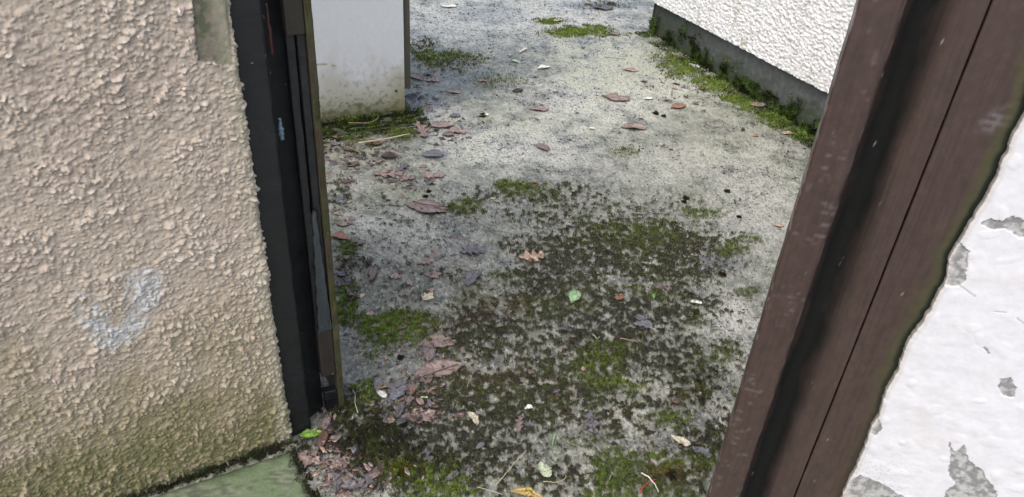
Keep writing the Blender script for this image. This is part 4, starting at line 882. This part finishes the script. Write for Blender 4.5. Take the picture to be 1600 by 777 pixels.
stick([(925, 528), (932, 534), (937, 532)], .0013, (.42, .4, .32), 'tiny pale hooked straw in the middle moss', 'straw', 'straw')
stick([(946, 765), (954, 750)], .0012, (.38, .36, .24), 'short straw on bright moss at the bottom right', 'straw', 'straw')
stick([(722, 390), (730, 398), (745, 402)], .002, (.02, .017, .016), 'short black twig lying on the flat purple grey leaf')
stick([(734, 400), (742, 393), (748, 390)], .0016, (.025, .02, .02), 'thin black twig crossing the short black twig')
stick([(645, 319), (665, 324), (690, 327), (708, 328)], .0012, (.05, .035, .03), 'dark stalk along the long thin pink leaf')
stick([(618, 612), (650, 598), (690, 583), (716, 574)], .0013, (.04, .03, .028), 'long dark stem across the largest pink brown leaf', lift=.009)
stick([(642, 655), (690, 640), (712, 620)], .0010, (.05, .04, .035), 'thin dark root right of the leaf pile')
stick([(1004, 524), (990, 531), (1010, 520)], .0012, (.08, .06, .05), 'dark twig near the curved pale straw')
stick([(885, 693), (900, 700), (918, 706)], .0009, (.3, .27, .2), 'thin tan stem below the feathery purple leaf', 'straw', 'straw')
stick([(730, 610), (733, 600), (737, 592)], .0010, (.4, .36, .26), 'short upright straw in the left moss', 'straw', 'straw')
stick([(690, 365), (698, 373), (704, 384)], .0012, (.42, .4, .3), 'pale thread curving left of the flat purple leaf', 'straw', 'straw')
stick([(945, 91), (960, 92), (978, 94)], .0022, (.3, .27, .24), 'thin grey twig on pale concrete in the upper middle')
stick([(718, 140), (719, 132), (714, 128)], .0018, (.2, .17, .12), 'small hooked twig above the pink oval leaf near the shed')
stick([(1000, 748), (1012, 754), (1022, 765), (1027, 777)], .0018, (.62, .58, .5), 'white insulated wire end curling out of the moss', 'wire', 'wire', lift=.010)
stick([(998, 778), (1003, 768), (1012, 760), (1024, 757)], .0018, (.36, .05, .04), 'red wire loop beside the white wire in the bright moss', 'wire', 'wire', lift=.008)
def ball(px, py, r, colr, label, name, cat, sq=.9):
    q = P(px, py)[:2]; me_v = []; nu, nv = 10, 14
    for i_ in range(nu+1):
        for j in range(nv):
            th = math.pi*i_/nu; ph = 2*math.pi*j/nv; k_ = 1+.06*math.sin(3*ph+th*4); me_v.append([r*k_*math.sin(th)*math.cos(ph), r*k_*math.sin(th)*math.sin(ph), sq*r*k_*math.cos(th)])
    f = [[i_*nv+j, (i_+1)*nv+j, (i_+1)*nv+(j+1) % nv, i_*nv+(j+1) % nv] for i_ in range(nu) for j in range(nv)]
    o = mesh_obj(name, np.array(me_v), f, m_crumb, col=np.tile(np.array(colr), (len(me_v), 1))); o.location = (q[0], q[1], float(gz(*q)[0])+r*sq*.9); tag(o, label, cat); return o
ball(603, 563, .0042, (.42, .25, .14), 'small round tan seed on the bright moss left of the pink leaves', 'seed', 'seed')
ball(528, 741, .0035, (.06, .04, .03), 'small dark seed in the moss beside the dusky pink folded leaf', 'seed', 'seed')
# moss balls: tufts rolled loose
def moss_ball(px, py, r, label, g=(.075, .10, .02)):
    q = P(px, py)[:2]; r_ = np.random.default_rng(int(px+py)); n = 900; d = r_.normal(0, 1, (n, 3)); d[:, 2] = np.abs(d[:, 2]); d /= np.linalg.norm(d, axis=1)[:, None]
    lump = 1+.2*np.sin(d[:, 0]*5+px)+.15*np.sin(d[:, 1]*6)
    p = d*(r*lump)[:, None]*[1, 1, .75]; a = r_.normal(0, 1, (n, 3)); a = np.cross(a, d); a /= np.linalg.norm(a, axis=1)[:, None]
    hg = r*.35; wd = r*.16; v = np.stack([p*.85-a*wd, p*.85+a*wd, p+(d+r_.normal(0, .5, (n, 3)))*hg], 1).reshape(-1, 3)
    c = np.repeat(np.array(g)*r_.uniform(.4, 1.5, (n, 1)), 3, 0)
    o = mesh_obj('moss_tuft', v, np.arange(3*n).reshape(-1, 3), m_moss, col=c, smooth=False); o.location = (q[0], q[1], float(gz(*q)[0])); tag(o, label, 'moss tuft', 'loose moss tufts on the yard')
for a in [(1086, 489, .010, 'round green moss ball under the leaning white petal'), (754, 182, .012, 'dark green moss tuft left of the white petal by the shed', (.04, .05, .02)),
          (1136, 300, .009, 'small dark moss tuft on bare concrete left of the brown post', (.06,.06,.035)), (1071, 311, .010, 'black moss crumb left of the small dark tuft', (.05, .046, .034)), (1069, 316, .008, 'lesser black moss crumb just below the other one', (.05, .046, .034)),
          (1155, 340, .007, 'tiny dark tuft near the right post above the green patch', (.05, .046, .034)), (1128, 430, .010, 'dark brown tuft beside the wet purple patch', (.035, .02, .014)), (1025, 178, .011, 'dark tuft below the white oval petal of the upper right', (.06,.055,.04)),
          (1037, 182, .009, 'small dark tuft below the orange brown oval leaf', (.06,.055,.04)), (628, 742, .018, 'big olive moss cushion at the bottom left among dark clumps', (.075, .08, .015)), (670, 300, .007, 'black tuft above the long thin pink leaf', (.05, .046, .034)), (665, 308, .007, 'black tuft touching the long thin pink leaf', (.05, .046, .034)),
          (1002, 527, .008, 'bright moss ball left of the curved pale straw', (.08, .11, .02)), (626, 560, .007, 'dark tuft right of the round tan seed', (.05, .046, .034)), (1050, 745, .012, 'dark moss knob beside the red wire', (.03, .03, .015))]:
    moss_ball(*a)
